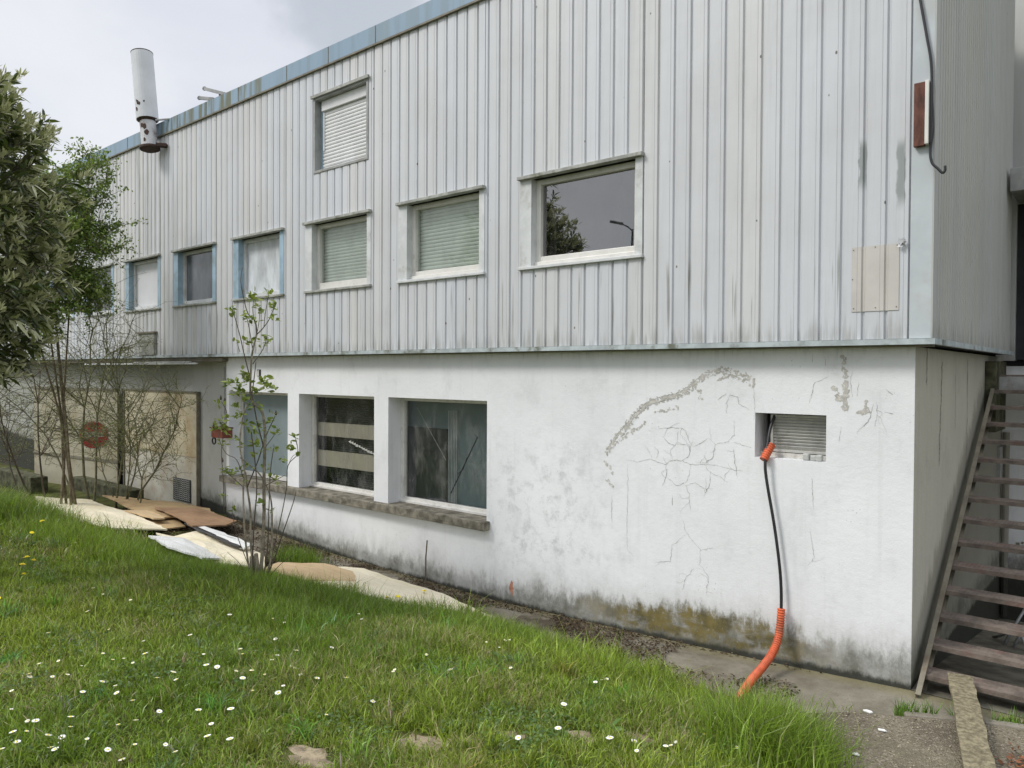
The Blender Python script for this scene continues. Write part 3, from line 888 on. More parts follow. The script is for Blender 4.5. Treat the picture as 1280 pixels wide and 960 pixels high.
cracks = [[(x, y - 9) for x, y in arc[0:5]], [(x - 4, y - 9) for x, y in arc[4:9]], [(x, y + 12) for x, y in arc[3:8]], [(x + 5, y + 11) for x, y in arc[8:12]], [(x + 16, y + 4) for x, y in arc[0:4]],  # these follow the flaked arc's rims as painted shadow lines
    [(290, 480), (345, 488), (400, 475), (440, 490), (470, 500), (500, 480), (545, 482), (580, 500), (640, 498), (700, 505), (760, 520), (815, 528)],
    [(470, 500), (475, 545), (455, 595)], [(500, 480), (490, 440), (520, 405), (525, 345)], [(520, 410), (565, 412), (580, 440), (570, 465), (545, 482)],
    [(580, 500), (575, 550), (560, 580), (520, 595), (480, 560)], [(560, 590), (575, 640), (580, 700)], [(530, 335), (560, 350), (580, 410)], [(455, 375), (490, 410), (515, 415)],
    [(375, 410), (400, 450), (410, 470)], [(640, 498), (660, 530), (720, 560), (745, 580)], [(660, 380), (690, 410), (750, 400), (775, 370), (775, 300)], [(690, 410), (680, 470), (650, 490)],
    [(740, 230), (755, 190), (790, 200), (795, 230), (840, 255)], [(740, 270), (742, 230)], [(705, 210), (740, 185)], [(670, 530), (665, 590), (640, 640)], [(760, 520), (735, 545), (730, 575)],
    [(545, 740), (560, 800), (625, 880), (620, 940)], [(625, 880), (680, 870)], [(560, 810), (500, 860), (490, 930), (420, 935)], [(300, 500), (302, 650), (298, 760), (300, 880), (330, 910)],
    [(500, 640), (500, 680)], [(1110, 780), (1130, 910), (1100, 950)], [(775, 400), (850, 425)], [(860, 130), (866, 250), (860, 300)], [(590, 420), (620, 410), (655, 385)], [(640, 460), (655, 490)],
    [(770, 420), (778, 500), (790, 555)], [(555, 595), (600, 580), (650, 610), (680, 605)], [(430, 470), (440, 440), (420, 420)], [(1110, 230), (1130, 140), (1190, 110)],
    [(1330, 130), (1320, 195)], [(1395, 230), (1370, 310), (1350, 330)], [(1405, 215), (1412, 270), (1400, 330)], [(1450, 165), (1480, 190)], [(1440, 265), (1480, 275)], [(1250, 330), (1240, 400)], [(1300, 80), (1290, 140), (1300, 200)],
    [(1180, 20), (1182, 60)], [(1125, 10), (1122, 45)], [(600, 960), (560, 1000), (545, 1060)], [(620, 940), (660, 1000), (650, 1080)], [(1120, 560), (1128, 700)], [(230, 640), (232, 760)], [(440, 340), (500, 335), (530, 340)],
]
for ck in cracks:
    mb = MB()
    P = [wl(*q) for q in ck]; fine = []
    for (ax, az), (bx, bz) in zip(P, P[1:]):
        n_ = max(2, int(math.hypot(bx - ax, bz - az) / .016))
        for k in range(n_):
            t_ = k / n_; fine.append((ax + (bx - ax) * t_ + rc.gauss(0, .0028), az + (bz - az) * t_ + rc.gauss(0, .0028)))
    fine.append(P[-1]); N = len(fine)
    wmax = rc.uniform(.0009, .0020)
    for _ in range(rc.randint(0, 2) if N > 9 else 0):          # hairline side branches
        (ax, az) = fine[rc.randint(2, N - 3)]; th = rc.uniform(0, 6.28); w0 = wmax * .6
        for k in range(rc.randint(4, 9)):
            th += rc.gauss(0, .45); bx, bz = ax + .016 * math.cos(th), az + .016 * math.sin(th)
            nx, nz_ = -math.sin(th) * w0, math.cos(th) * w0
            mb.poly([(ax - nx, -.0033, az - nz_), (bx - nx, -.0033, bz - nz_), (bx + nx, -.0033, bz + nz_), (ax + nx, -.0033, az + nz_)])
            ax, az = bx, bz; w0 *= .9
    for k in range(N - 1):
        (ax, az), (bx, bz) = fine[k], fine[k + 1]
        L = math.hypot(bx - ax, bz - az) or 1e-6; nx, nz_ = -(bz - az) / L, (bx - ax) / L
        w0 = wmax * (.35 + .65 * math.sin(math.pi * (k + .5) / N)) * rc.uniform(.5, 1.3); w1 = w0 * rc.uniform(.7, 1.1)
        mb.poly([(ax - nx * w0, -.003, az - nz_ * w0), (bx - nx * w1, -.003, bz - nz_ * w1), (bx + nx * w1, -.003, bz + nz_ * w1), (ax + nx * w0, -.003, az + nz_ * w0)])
    mb.build('crack', M['crack_rimshade'], B)  # true cracks and the arc's rim shadow lines alike
mb = MB()
rs = random.Random(2)
mb.poly([(-3.79 + .028 * math.cos(q * .42) * rs.uniform(.5, 1.3), -.002, .04 + .085 * math.sin(q * .42) * rs.uniform(.6, 1.2)) for q in range(15)])
mb.build('rust_smear', M['rustsmear'], B)
# cracks on the shaded side wall
for path_, wd in (([(.9, 2.4), (.88, 2.1), (.84, 1.8), (.83, 1.55)], .012), ([(.35, 2.5), (.36, 2.2)], .01), ([(2.0, 2.45), (2.02, 1.9), (2.0, 1.3), (2.02, .9)], .008), ([(1.45, 2.3), (1.46, 1.8)], .004)):
    fine = []; mb = MB()
    for (ay, az), (by, bz) in zip(path_, path_[1:]):
        for k in range(14): fine.append((ay + (by - ay) * k / 14 + rs.gauss(0, .007), az + (bz - az) * k / 14))
    for (ay, az), (by, bz) in zip(fine, fine[1:]):
        w_ = wd * rs.uniform(.3, 1)
        mb.poly([(.0045, ay - w_, az), (.0045, ay + w_, az), (.0045, by + w_, bz), (.0045, by - w_, bz)])
    mb.build('crack', M['stringer'], B)

# gate in the set-back wall: fixed right leaf, left leaf standing slightly ajar
GZ0, GZ1 = -.14, 1.95
mb = frame_bars(MB(), -13.55, -10.72, GZ0, GZ1, .13, .19, .028)
G = mb.build('gate_leaf', M['stringer'], B)
MB().box(-13.525, -10.745, .15, .17, .85, GZ1 - .026).build('upper_sheet', M['gate'], G)
MB().box(-13.525, -10.745, .153, .172, GZ0 + .026, .846).build('lower_sheet', M['gatelow'], G)
MB().box(-11.56, -10.96, .135, .15, .08, .46).build('grille_frame', M['cabinet'], G)
mb = MB()
for k in range(11):
    z = .1 + k * .033
    for q in range(14):
        x = -11.54 + q * .04; s_ = .017
        mb.obox((x, .131, z + (s_ if q % 2 else 0)), (x + .04, .131, z + (0 if q % 2 else s_)), .004, .007)
mb.build('grille_mesh', M['louvre'], G)
LA = Vector((-13.72, .12, 0)); LB_ = Vector((-16.75, -.36, 0))
def leaf_pt(t_, z, o=0.0):
    d = (LB_ - LA); n_ = Vector((d.y, -d.x, 0)).normalized()
    if n_.y > 0: n_ = -n_
    p = LA + d * t_ + n_ * o
    return Vector((p.x, p.y, z))
mb = MB()
for t0, t1 in ((0, .02), (.98, 1)): mb.obox(leaf_pt((t0 + t1) / 2, GZ0), leaf_pt((t0 + t1) / 2, GZ1), .05, .05)
for z in (GZ0 + .03, .55, GZ1 - .03): mb.obox(leaf_pt(0, z), leaf_pt(1, z), .05, .05)
G = mb.build('gate_leaf', M['stringer'], B)
mb = MB(); mb.obox(leaf_pt(.01, 1.24), leaf_pt(.99, 1.24), .02, 1.36); mb.build('upper_sheet', M['gategrey'], G)
mb = MB(); mb.obox(leaf_pt(.01, .21), leaf_pt(.99, .21), .021, .66); mb.build('lower_sheet', M['gategrey'], G)  # pale sheet greyed, its shade put into the colour
mb = MB(); mb.box(-13.72, -13.56, .185, .199, GZ0, GZ1); mb.build('gate_gap', M['dark'], B)
# canopy flashing, ragged and mossy, over the gate
mb = MB()
mb.box(-30, -9.5, -.10, .2, 2.44, 2.50)
mb.build('canopy', M['stringer'], B)
mb = MB(); mb.box(-14.6, -10.2, -.16, -.12, 2.40, 2.425); mb.box(-12.4, -10.4, -.17, -.125, 2.43, 2.445)
mb.build('loose_batten', M['trim'], B)
# small rusty hatch at the foot of the cladding
MB().box(-12.2, -11.62, YC - .05, YC - .004, 2.56, 2.93).build('hatch_cover', M['mosstrim'], B)
MB().box(-12.24, -11.58, YC - .07, YC - .004, 2.93, 2.96).build('hatch_lintel', M['stringer'], B)
# thin pipe beside the gate
mb = MB(); mb.tube([(-9.93, .17, 1.5), (-9.93, .17, 2.36), (-9.62, .17, 2.36), (-9.56, .17, 2.36)], .012, 6)
mb.build('wall_pipe', M['leftwhite'], B)
MB().tube([(-9.60, -.02, .25), (-9.60, -.02, .58)], .03, 8).build('drain_pipe', M['leftwhite'], B)

# rear: doorway, canopy beam, corner pipe and stains seen through the stairs
MB().box(.2, 5.0, 4.12, 4.19, 2.43, 9.0).build('rear_lining', M['dark'], B)
MB().box(.134, 1.5, 4.07, 4.118, 2.47, 4.4).build('rear_doorway', M['dark'], B)
MB().box(-6.0, 5.0, 4.2, 9.0, 2.41, 9.2).build('rear_core', M['dark'], B)
MB().box(-.05, .20, 4.02, 4.066, 4.2, 9.0).build('rear_trim', M['sideclad'], B)
MB().box(-.05, .132, 4.02, 4.19, 2.46, 4.2).build('rear_trim', M['sideclad'], B)
MB().box(.34, .40, 4.03, 4.068, 2.47, 4.2).build('door_frame', M['cabinet'], B)
MB().box(.15, 3.0, 3.3, 4.0, 4.20, 4.44).build('rear_canopy', M['steel'], B, bevel=.006)
MB().tube([(.05, 4.14, -.45), (.05, 4.14, 1.65)], .035, 8).build('downpipe', M['sidewhite'], B)
MB().box(.004, .03, 3.85, 4.05, 1.15, 1.5).build('wall_bracket', M['steel'], B)
for k in range(14):
    mb = MB(); x = .12 + rs.uniform(-.08, .22); z = .34 + rs.gauss(0, .035); s_ = rs.uniform(.015, .035)
    mb.poly([(x + s_ * math.cos(q + k), 4.197 - k * .0002, z + s_ * math.sin(q + k)) for q in (0, 1.4, 3, 4.4)])
    mb.build('peeling_paint', M['stringer'], B)
mb = MB(); mb.box(.006, .10, 2.95, 3.65, 1.72, 2.44)
mb.build('mossy_panel', M['mossblock'], B)

# ------------------------------------------------------------------ steel stairs
S = thing('steel_staircase', (.1, .05, 0), 'rusty open steel staircase with checker plate treads against the shaded side wall', 'staircase')
RUN, RISE, SY, SZ = .2245, .1545, .03, .14
NTR = 14
def sp(i): return SY + RUN * i, SZ + RISE * i
for xs0 in (.06, 1.10):
    mb = MB()
    y0, z0 = sp(-.95); y1, z1 = sp(14.2)
    up = Vector((0, -RISE, RUN)).normalized()
    cen = Vector((0, .09, -.005))
    mb.obox(Vector((xs0, y0, z0)) + cen, Vector((xs0, y1, z1)) + cen, .008, .135)
    for o_ in (-.064, .064):
        mb.obox(Vector((xs0 + (.014 if xs0 < .5 else -.014), y0, z0)) + cen + up * o_, Vector((xs0 + (.014 if xs0 < .5 else -.014), y1, z1)) + cen + up * o_, .034, .008)
    mb.build('stringer', M['stringer'], S)
for i in range(NTR):
    y, z = sp(i)
    mb = MB()
    mb.box(.066, 1.094, y, y + .195, z - .006, z)
    mb.box(.066, 1.094, y, y + .006, z - .034, z - .006)
    mb.box(.066, 1.094, y + .189, y + .195, z - .028, z - .006)
    if i < 7:      # raised lozenges of the checker plate
        for a_ in range(34):
            for b_ in range(6):
                x = .09 + a_ * .029; yy = y + .02 + b_ * .031
                s_ = 1 if (a_ + b_) % 2 else -1
                k = len(mb.v); L_, w_ = .011, .0035
                mb.v += [(x - L_, yy - s_ * L_ * .8, z), (x + w_, yy - w_ * s_, z), (x + L_, yy + s_ * L_ * .8, z), (x - w_, yy + w_ * s_, z), (x, yy, z + .0025)]
                mb.f += [(k, k + 1, k + 4), (k + 1, k + 2, k + 4), (k + 2, k + 3, k + 4), (k + 3, k, k + 4)]
    T_ = mb.build('tread', M['tread'], S)
    MB().obox((.086, y + .02, z - .028), (.086, y + .18, z - .028), .03, .035).build('tread_bracket', M['stringer'], T_)
y, z = sp(14)
MB().box(.06, 1.3, y, 4.05, z - .02, z).build('landing', M['tread'], S)
MB().box(.06, 1.3, y - .008, y + .05, z - .16, z - .021).build('landing_beam', M['steel'], S)

# plank leaning from the first tread to the gravel
mb = MB()
a_, b_ = Vector((.30, .05, .165)), Vector((.70, -1.60, .125))
rp = random.Random(12)
s_ = (b_ - a_).cross(Vector((0, 0, 1))).normalized()
L1 = [a_ + (b_ - a_) * k / 14 + s_ * (.076 + rp.uniform(-.006, .006)) for k in range(15)]
L2 = [a_ + (b_ - a_) * k / 14 - s_ * (.076 + rp.uniform(-.006, .006)) for k in range(15)]
mb.slab([p + Vector((0, 0, .028)) for p in L1] + [p + Vector((0, 0, .028)) for p in reversed(L2)], .028)
tag(mb.build('plank', M['plank']), 'lichen speckled plank leaning from the lowest stair tread onto the gravel', 'plank')

# folding chair frame dumped behind the stairs
mb = MB()
mb.tube([(.26, 2.45, -.27), (.33, 2.5, -.10), (.44, 2.55, .14), (.60, 2.65, .42)], .013, 8)
mb.tube([(.34, 2.45, -.27), (.40, 2.5, -.10), (.51, 2.55, .14), (.67, 2.65, .42)], .013, 8)
mb.tube([(.14, 2.75, -.30), (.24, 2.62, -.22), (.35, 2.52, -.06)], .013, 8)
mb.tube([(.35, 2.52, -.06), (.42, 2.40, -.16), (.47, 2.30, -.25)], .013, 8)
tag(mb.build('chair_frame', M['tube'], smooth=True), 'bent grey tubular chair frame lying behind the stair treads', 'chair frame')

# ------------------------------------------------------------------ cable in orange conduit
H = thing('power_cable', (-1.24, -.41, -.02), 'black cable hanging from the wall vent into an orange ribbed conduit', 'cable')


def spline(P, n=8):
    P = [Vector(p) for p in P]; P = [P[0] * 2 - P[1]] + P + [P[-1] * 2 - P[-2]]; o = []
    for i in range(1, len(P) - 2):
        for k in range(n):
            t_ = k / n
            o.append(.5 * ((2 * P[i]) + (P[i + 1] - P[i - 1]) * t_ + (2 * P[i - 1] - 5 * P[i] + 4 * P[i + 1] - P[i + 2]) * t_ ** 2 + (3 * P[i] - P[i - 1] - 3 * P[i + 1] + P[i + 2]) * t_ ** 3))
    o.append(P[-2]); return o


cab = spline([(-1.06, .12, 1.97), (-1.075, .05, 1.85), (-1.075, -.01, 1.70), (-1.072, -.055, 1.58), (-1.055, -.055, 1.42), (-.99, -.05, 1.06), (-.94, -.05, .69), (-.927, -.06, .40), (-.93, -.09, .2)])
MB().tube(cab, .0125, 8).build('cable', M['black'], H, smooth=True)


def ribbed(path, r, pitch=.020):
    L = [0]
    for a0, b0 in zip(path, path[1:]): L.append(L[-1] + (b0 - a0).length)
    n_ = int(L[-1] / pitch * 4); P, R = [], []
    for k in range(n_ + 1):
        s0 = L[-1] * k / n_
        j = min(max(np.searchsorted(L, s0) - 1, 0), len(path) - 2)
        t_ = (s0 - L[j]) / max(1e-6, L[j + 1] - L[j])
        P.append(path[j].lerp(path[j + 1], t_)); R.append(r * (1.07 if k % 4 in (1, 2) else .90))
    return MB().tube(P, R, 14)


con = spline([(-.926, -.06, .43), (-.925, -.075, .30), (-.94, -.10, .14), (-.985, -.15, .02), (-1.08, -.24, -.02), (-1.16, -.50, .0), (-1.0, -.78, -.015), (-.90, -.93, -.02)], 10)
con = spline([(-.926, -.06, .43), (-.925, -.085, .30), (-.925, -.14, .19), (-.93, -.25, .11), (-.935, -.42, .06), (-.935, -.60, .03), (-.92, -.78, .005), (-.895, -.93, .0), (-.86, -1.06, -.02)], 10)
ribbed(con, .030).build('conduit', M['orange'], H)
ribbed([Vector((-1.055, .035, 1.725)), Vector((-1.085, -.055, 1.605))], .032).build('conduit_sleeve', M['orange'], H)

# ------------------------------------------------------------------ things on the facade
F = thing('flue_pipe', (-11.6, -.32, 6.0), 'leaning white flue pipe with rust patches rising past the roof edge', 'flue')
ax = Vector((-.155, -.01, 1)).normalized()
b0 = Vector((-11.45, -.30, 5.97))
def at(k): return tuple(b0 + ax * k)
MB().tube([at(.05), at(.52)], .125, 24).build('lower_pipe', M['flake'], F, smooth=False)
mbu = MB(); mbu.tube([at(.50), at(1.66)], .172, 28); mbu.build('upper_pipe', M['flue'], F)
MB().tube([at(1.650), at(1.663)], .174, 28).build('top_band', M['darkrust'], F)
MB().tube([at(.465), at(.50)], [.13, .16], 28).build('collar', M['darkrust'], F)
MB().tube([at(-.02), at(.0), at(.035), at(.045)], [.12, .16, .16, .13], 24).build('flange', M['darkrust'], F)
MB().obox((-11.28, -.28, 6.42), (-10.95, -.05, 6.44), .03, .02).build('bracket', M['steel'], F)
MB().obox((-11.30, -.26, 6.02), (-11.20, -.13, 6.02), .12, .05).build('foot_bracket', M['darkrust'], F)
for k in range(9):
    up_ = k < 5
    z = rs.uniform(.52, .80) if up_ else rs.uniform(.07, .42); a0 = rs.uniform(-1.5, -.5); s_ = rs.uniform(.012, .030) * (1 if up_ else 1.5); r_ = .1745 if up_ else .1275
    cpt = b0 + ax * z + Vector((r_ * math.cos(a0), r_ * math.sin(a0), 0)); tg = Vector((-math.sin(a0), math.cos(a0), 0))
    mb = MB(); mb.poly([tuple(cpt + tg * s_ * math.cos(q) * rs.uniform(.5, 1.2) + ax * s_ * 1.7 * math.sin(q) * rs.uniform(.5, 1.3)) for q in (0.2, 1.0, 1.9, 2.7, 3.6, 4.4, 5.4)])
    mb.build('rust_spot', M['darkrust'], F)

mb = MB()
mb.obox((-11.25, .45, 6.98), (-10.85, .5, 6.88), .05, .05); mb.obox((-10.98, .40, 7.06), (-10.42, .5, 6.86), .05, .05)
mb.tube([(-11.0, .5, 6.37), (-10.95, .48, 6.92)], .02, 6); mb.tube([(-10.62, .5, 6.37), (-10.62, .48, 6.92)], .02, 6)
mb.tube([(-11.26, .45, 6.982), (-11.24, .45, 6.978)], .036, 8); mb.tube([(-10.99, .40, 7.065), (-10.97, .40, 7.06)], .036, 8)
tag(mb.build('roof_bracket', M['steel']), 'two short grey clamp arms standing on the roof edge beside the flue', 'bracket')

RB = thing('rusty_box', (.05, -.13, 3.88), 'rusty metal sign box projecting at the top of the building corner', 'metal box')
MB().box(.005, .075, YC - .05, YC - .012, 3.89, 4.33).build('rust_plate', M['rust'], RB, bevel=.003)
MB().box(.0765, .100, YC - .06, YC - .01, 3.895, 4.335).build('white_edge', M['pvc'], RB, bevel=.003)
MB().box(.1005, .118, YC - .04, YC - .012, 3.90, 4.32).build('back_box', M['black'], RB, bevel=.003)
tag(MB().tube(spline([(-.02, YC - .022, 5.35), (.01, YC - .024, 5.05), (.04, YC - .026, 4.86), (.075, YC - .026, 4.65), (.105, YC - .024, 4.45), (.112, YC - .02, 4.2), (.122, YC - .03, 4.0), (.108, YC - .03, 3.86), (.118, YC - .03, 3.77), (.155, YC - .03, 3.72), (.185, YC - .03, 3.685), (.2, YC - .03, 3.70), (.2, YC - .03, 3.73)]), .009, 8).build('loose_cable', M['black'], smooth=True), 'thick black cable curving down the corner to the rusty box', 'cable')

SG = thing('round_sign', (-13.9, -.35, .83), 'round red sign with a pale lettered bar hanging at the left gate leaf', 'sign')
sc_ = Vector((-13.62, -.36, 1.10))
nrm = Vector((.80, -.60, 0)).normalized(); tg = Vector((.60, .80, 0)).normalized()
def disc(r0, off, th, n_=40):
    mb = MB(); k = 0
    f_ = [tuple(sc_ + nrm * (off + th) + tg * r0 * math.cos(6.2832 * q / n_) + Vector((0, 0, r0 * math.sin(6.2832 * q / n_)))) for q in range(n_)]
    b_ = [tuple(Vector(p) - nrm * th) for p in f_]
    mb.v = f_ + b_; mb.f = [tuple(range(n_)), tuple(reversed(range(n_, 2 * n_)))] + [(q, q + n_, (q + 1) % n_ + n_, (q + 1) % n_) for q in range(n_)]
    return mb
disc(.262, 0, .008).build('rim', M['signwhite'], SG)
disc(.247, .0085, .003).build('disc', M['red'], SG)
mb = MB(); mb.obox(sc_ + nrm * .014 - tg * .17 + Vector((0, 0, .005)), sc_ + nrm * .014 + tg * .17 + Vector((0, 0, .005)), .003, .085)
BAR = mb.build('bar', M['signwhite'], SG)
tc = bpy.data.curves.new('lettering', 'FONT'); tc.body = 'DANGER'; tc.size = .085; tc.align_x = 'CENTER'; tc.align_y = 'CENTER'; tc.extrude = .001
to = bpy.data.objects.new('tmp_text', tc); C.objects.link(to)
bpy.context.view_layer.update()
tm = bpy.data.meshes.new_from_object(to.evaluated_get(bpy.context.evaluated_depsgraph_get()))
bpy.data.objects.remove(to)
tm.transform(Matrix(((tg.x, 0, nrm.x, 0), (tg.y, 0, nrm.y, 0), (0, 1, 0, 0), (0, 0, 0, 1))))
tm.materials.clear(); tm.materials.append(M['letters'])
lo = bpy.data.objects.new('lettering', tm); C.objects.link(lo); lo.parent = BAR
lo.location = sc_ + nrm * .0175 + Vector((0, 0, .005)) - Vector(SG.location)

PT = thing('wall_planter', (-9.5, -.05, 1.24), 'small brick red pot hooked to the white wall left of the lower windows', 'planter')
mb = MB(); mb.box(-9.68, -9.36, -.18, .0, 1.28, 1.42); mb.build('pot', M['pot'], PT, bevel=.012)
MB().box(-9.70, -9.34, -.195, .0, 1.42, 1.44).build('rim', M['rust'], PT, bevel=.004)
mb = MB(); mb.tube([(-9.70 + .05 * math.cos(q * .55), -.12, 1.22 + .05 * math.sin(q * .55)) for q in range(13)], .012, 6); mb.build('hook', M['black'], PT)

# stake by the wall
tag(MB().tube([(-4.99, -.10, -.16), (-5.0, -.09, .18), (-5.01, -.06, .37)], .008, 6).build('rusty_stake', M['twig']), 'thin rusty stake standing upright at the foot of the wall below the windows', 'stake')

# ------------------------------------------------------------------ sheets dumped on the ground
def sheet(name, pts, mat, label, cat='board', th=.02, warp=0.02, seed=0):
    """an irregular thin sheet: outline points with rough edges, slightly buckled"""
    q = random.Random(seed)
    P = [Vector(p) for p in pts]; out = []
    for a0, b0 in zip(P, P[1:] + P[:1]):
        n_ = max(2, int((b0 - a0).length / .12))
        for k in range(n_):
            p = a0.lerp(b0, k / n_)
            out.append(p + Vector((q.gauss(0, .010), q.gauss(0, .010), 0)) if k else p)
    cen = sum(P, Vector()) / len(P)
    mb = MB(); n_ = len(out)
    rings = [1.0, .72, .4]
    for rg in rings:
        for p in out:
            v_ = cen + (p - cen) * rg
            v_.z += warp * (1 - rg) * 1.3 + warp * .6 * math.sin(v_.x * 4.1 + seed) * math.sin(v_.y * 5.3 + 1.3 * seed) * (1.2 - rg * .4)
            mb.v.append(tuple(v_))
    mb.v.append(tuple(cen + Vector((0, 0, warp))))
    top = len(mb.v)
    for r_ in range(2):
        for k in range(n_):
            mb.f.append((r_ * n_ + k, r_ * n_ + (k + 1) % n_, (r_ + 1) * n_ + (k + 1) % n_, (r_ + 1) * n_ + k))
    for k in range(n_): mb.f.append((2 * n_ + k, 2 * n_ + (k + 1) % n_, top - 1))
    o = mb.build(name, mat)
    md = o.modifiers.new('thick', 'SOLIDIFY'); md.thickness = th; md.offset = -1 if True else 0
    return tag(o, label, cat)


sheet('cream_sheet', [(-13.25, -1.45, .12), (-12.2, -1.0, .12), (-9.87, -1.11, .14), (-8.95, -1.2, .10), (-9.3, -1.9, .2), (-11.3, -2.0, .22)], M['cream'], 'long cream coloured sheet lying left of the plywood pile', 'sheet', seed=1)
sheet('plywood_sheet', [(-12.26, -.75, .17), (-11.05, -.2, .12), (-9.95, -.06, .13), (-9.37, -.29, .13), (-9.62, -.93, .15), (-10.02, -1.04, .16)], M['ply'], 'large tan plywood sheet at the bottom of the pile by the gate', 'board', seed=2)
sheet('plywood_sheet', [(-10.19, -.81, .21), (-9.9, -.3, .17), (-8.6, -.37, .16), (-8.45, -.62, .15), (-8.53, -1.06, .19), (-9.44, -.9, .22)], M['plyred'], 'reddish broken plywood sheet on top of the pile', 'board', seed=3)
sheet('plywood_piece', [(-9.91, -1.06, .10), (-9.71, -.72, .10), (-9.15, -.84, .07), (-9.24, -1.14, .06)], M['ply'], 'small plywood offcut sticking out under the reddish sheet', 'board', seed=4, warp=.005)
sheet('thin_panel', [(-10.5, -1.12, .17), (-10.2, -.85, .17), (-9.45, -1.0, .17), (-9.55, -1.12, .17)], M['tan'], 'thin tan panel edge poking out left of the reddish sheet', 'board', seed=14, warp=.004)
sheet('cream_sheet', [(-8.96, -1.35, .08), (-8.6, -1.28, .08), (-8.5, -.98, .10), (-7.9, -.76, .05), (-6.98, -.94, .0), (-6.4, -1.3, .02), (-7.05, -1.75, .14)], M['cream'], 'crumpled pale yellow sheet lying behind the sapling', 'sheet', seed=5, warp=.05)
sheet('white_strip', [(-8.82, -.99, .17), (-8.62, -.90, .17), (-7.24, -.92, .12), (-7.12, -1.12, .12)], M['whitesheet'], 'white plastic strip with black edges across the pale yellow sheet', 'strip', seed=6, warp=.004)
sheet('edge_trim', [(-8.84, -1.02, .185), (-8.80, -.985, .185), (-7.16, -1.125, .135), (-7.18, -1.16, .135)], M['stripe'], 'black rubber edge along the white plastic strip', 'trim', seed=7, warp=.002)
sheet('white_sheet', [(-8.36, -1.72, .20), (-7.99, -1.45, .17), (-6.9, -1.55, .12), (-6.75, -1.85, .20), (-7.3, -1.98, .26)], M['whitesheet'], 'white sheet half buried in the grass left of the sapling', 'sheet', seed=8, warp=.02)
sheet('white_scrap', [(-6.2, -1.05, .0), (-5.95, -.88, -.02), (-5.75, -1.0, -.02), (-6.0, -1.2, .0)], M['whitesheet'], 'small white scrap right behind the sapling stems', 'sheet', seed=9, warp=.01)
sheet('cream_sheet', [(-6.64, -.88, -.04), (-5.83, -.32, -.07), (-4.79, -.30, -.10), (-3.50, -.60, -.07), (-3.60, -.80, -.02), (-4.62, -1.15, .02), (-6.29, -1.35, .03)], M['cream'], 'long pale cream sheet along the path right of the sapling', 'sheet', seed=10, warp=.02)
sheet('tan_sheet', [(-6.62, -.97, .0), (-6.22, -.60, -.02), (-5.75, -.55, -.035), (-5.30, -.85, .0), (-5.6, -1.3, .04), (-6.29, -1.36, .06)], M['tan'], 'tan sheet lying on the left end of the long cream sheet', 'sheet', seed=11, warp=.012)

# mossy blocks by the gate
mb = MB(); mb.box(-14.9, -12.25, -.30, -.05, -.2, .20)
tag(mb.build('concrete_block', M['mossblock'], bevel=.02), 'long mossy concrete edging block in front of the gate', 'concrete block')
mb = MB(); mb.box(-16.9, -14.75, -1.05, -.75, -.2, .27)
tag(mb.build('concrete_block', M['mossblock'], bevel=.02), 'mossy concrete block at the left edge under the laurel', 'concrete block')

# street lamp behind the viewer, seen mirrored in the big upper window
LP = thing('street_lamp', (-26.7, -40, .6), 'grey street lamp mirrored in the big upper window', 'street lamp')
mb = MB(); mb.tube([(-26.7, -40, .4), (-26.7, -40, 12.4)], [.13, .07], 10); mb.build('pole', M['cabinet'], LP)
MB().tube([(-26.7, -40, 12.3), (-27.0, -39.8, 12.6), (-27.3, -39.6, 12.75)], .05, 8).build('arm', M['cabinet'], LP)
mb = MB(); mb.obox((-27.2, -39.65, 12.75), (-28.0, -39.1, 13.0), .34, .16); mb.build('lamp_head', M['cabinet'], LP, bevel=.04)


# ------------------------------------------------------------------ plants
def leaf_mesh(name, centers, dirs, lens, widths, cols, mat, parent, droop=.25, seed=0):
    """folded pointed leaves: 7 vertices each"""
    g = np.random.default_rng(seed); n_ = len(centers)
    d = dirs / np.linalg.norm(dirs, axis=1, keepdims=True)
    rnd = g.normal(size=(n_, 3)); rnd[:, 2] *= .35
    s = np.cross(d, np.array([0, 0, 1.0]) + rnd * .6); s /= np.linalg.norm(s, axis=1, keepdims=True) + 1e-9
    u = np.cross(s, d)
    L = lens[:, None]; W_ = widths[:, None]; dz = np.array([0, 0, -1.0])
    def pt(a_, w_, h_): return centers + d * L * a_ + s * W_ * w_ + u * W_ * h_ + dz * L * droop * a_ * a_
    V = np.stack([pt(0, 0, 0), pt(.35, .5, .14), pt(.35, 0, 0), pt(.35, -.5, .14), pt(.72, .38, .1), pt(.72, 0, 0), pt(.72, -.38, .1), pt(1, 0, 0)], 1)
    b = np.arange(n_)[:, None] * 8
    T = np.concatenate([b + np.array(q) for q in ((0, 2, 1), (0, 3, 2), (4, 5, 7), (5, 6, 7))])
    Q = np.concatenate([b + np.array(q) for q in ((1, 2, 5, 4), (2, 3, 6, 5))])
    return npmesh(name, V.reshape(-1, 3), Q, T, mat, parent, np.repeat(cols, 8, 0))


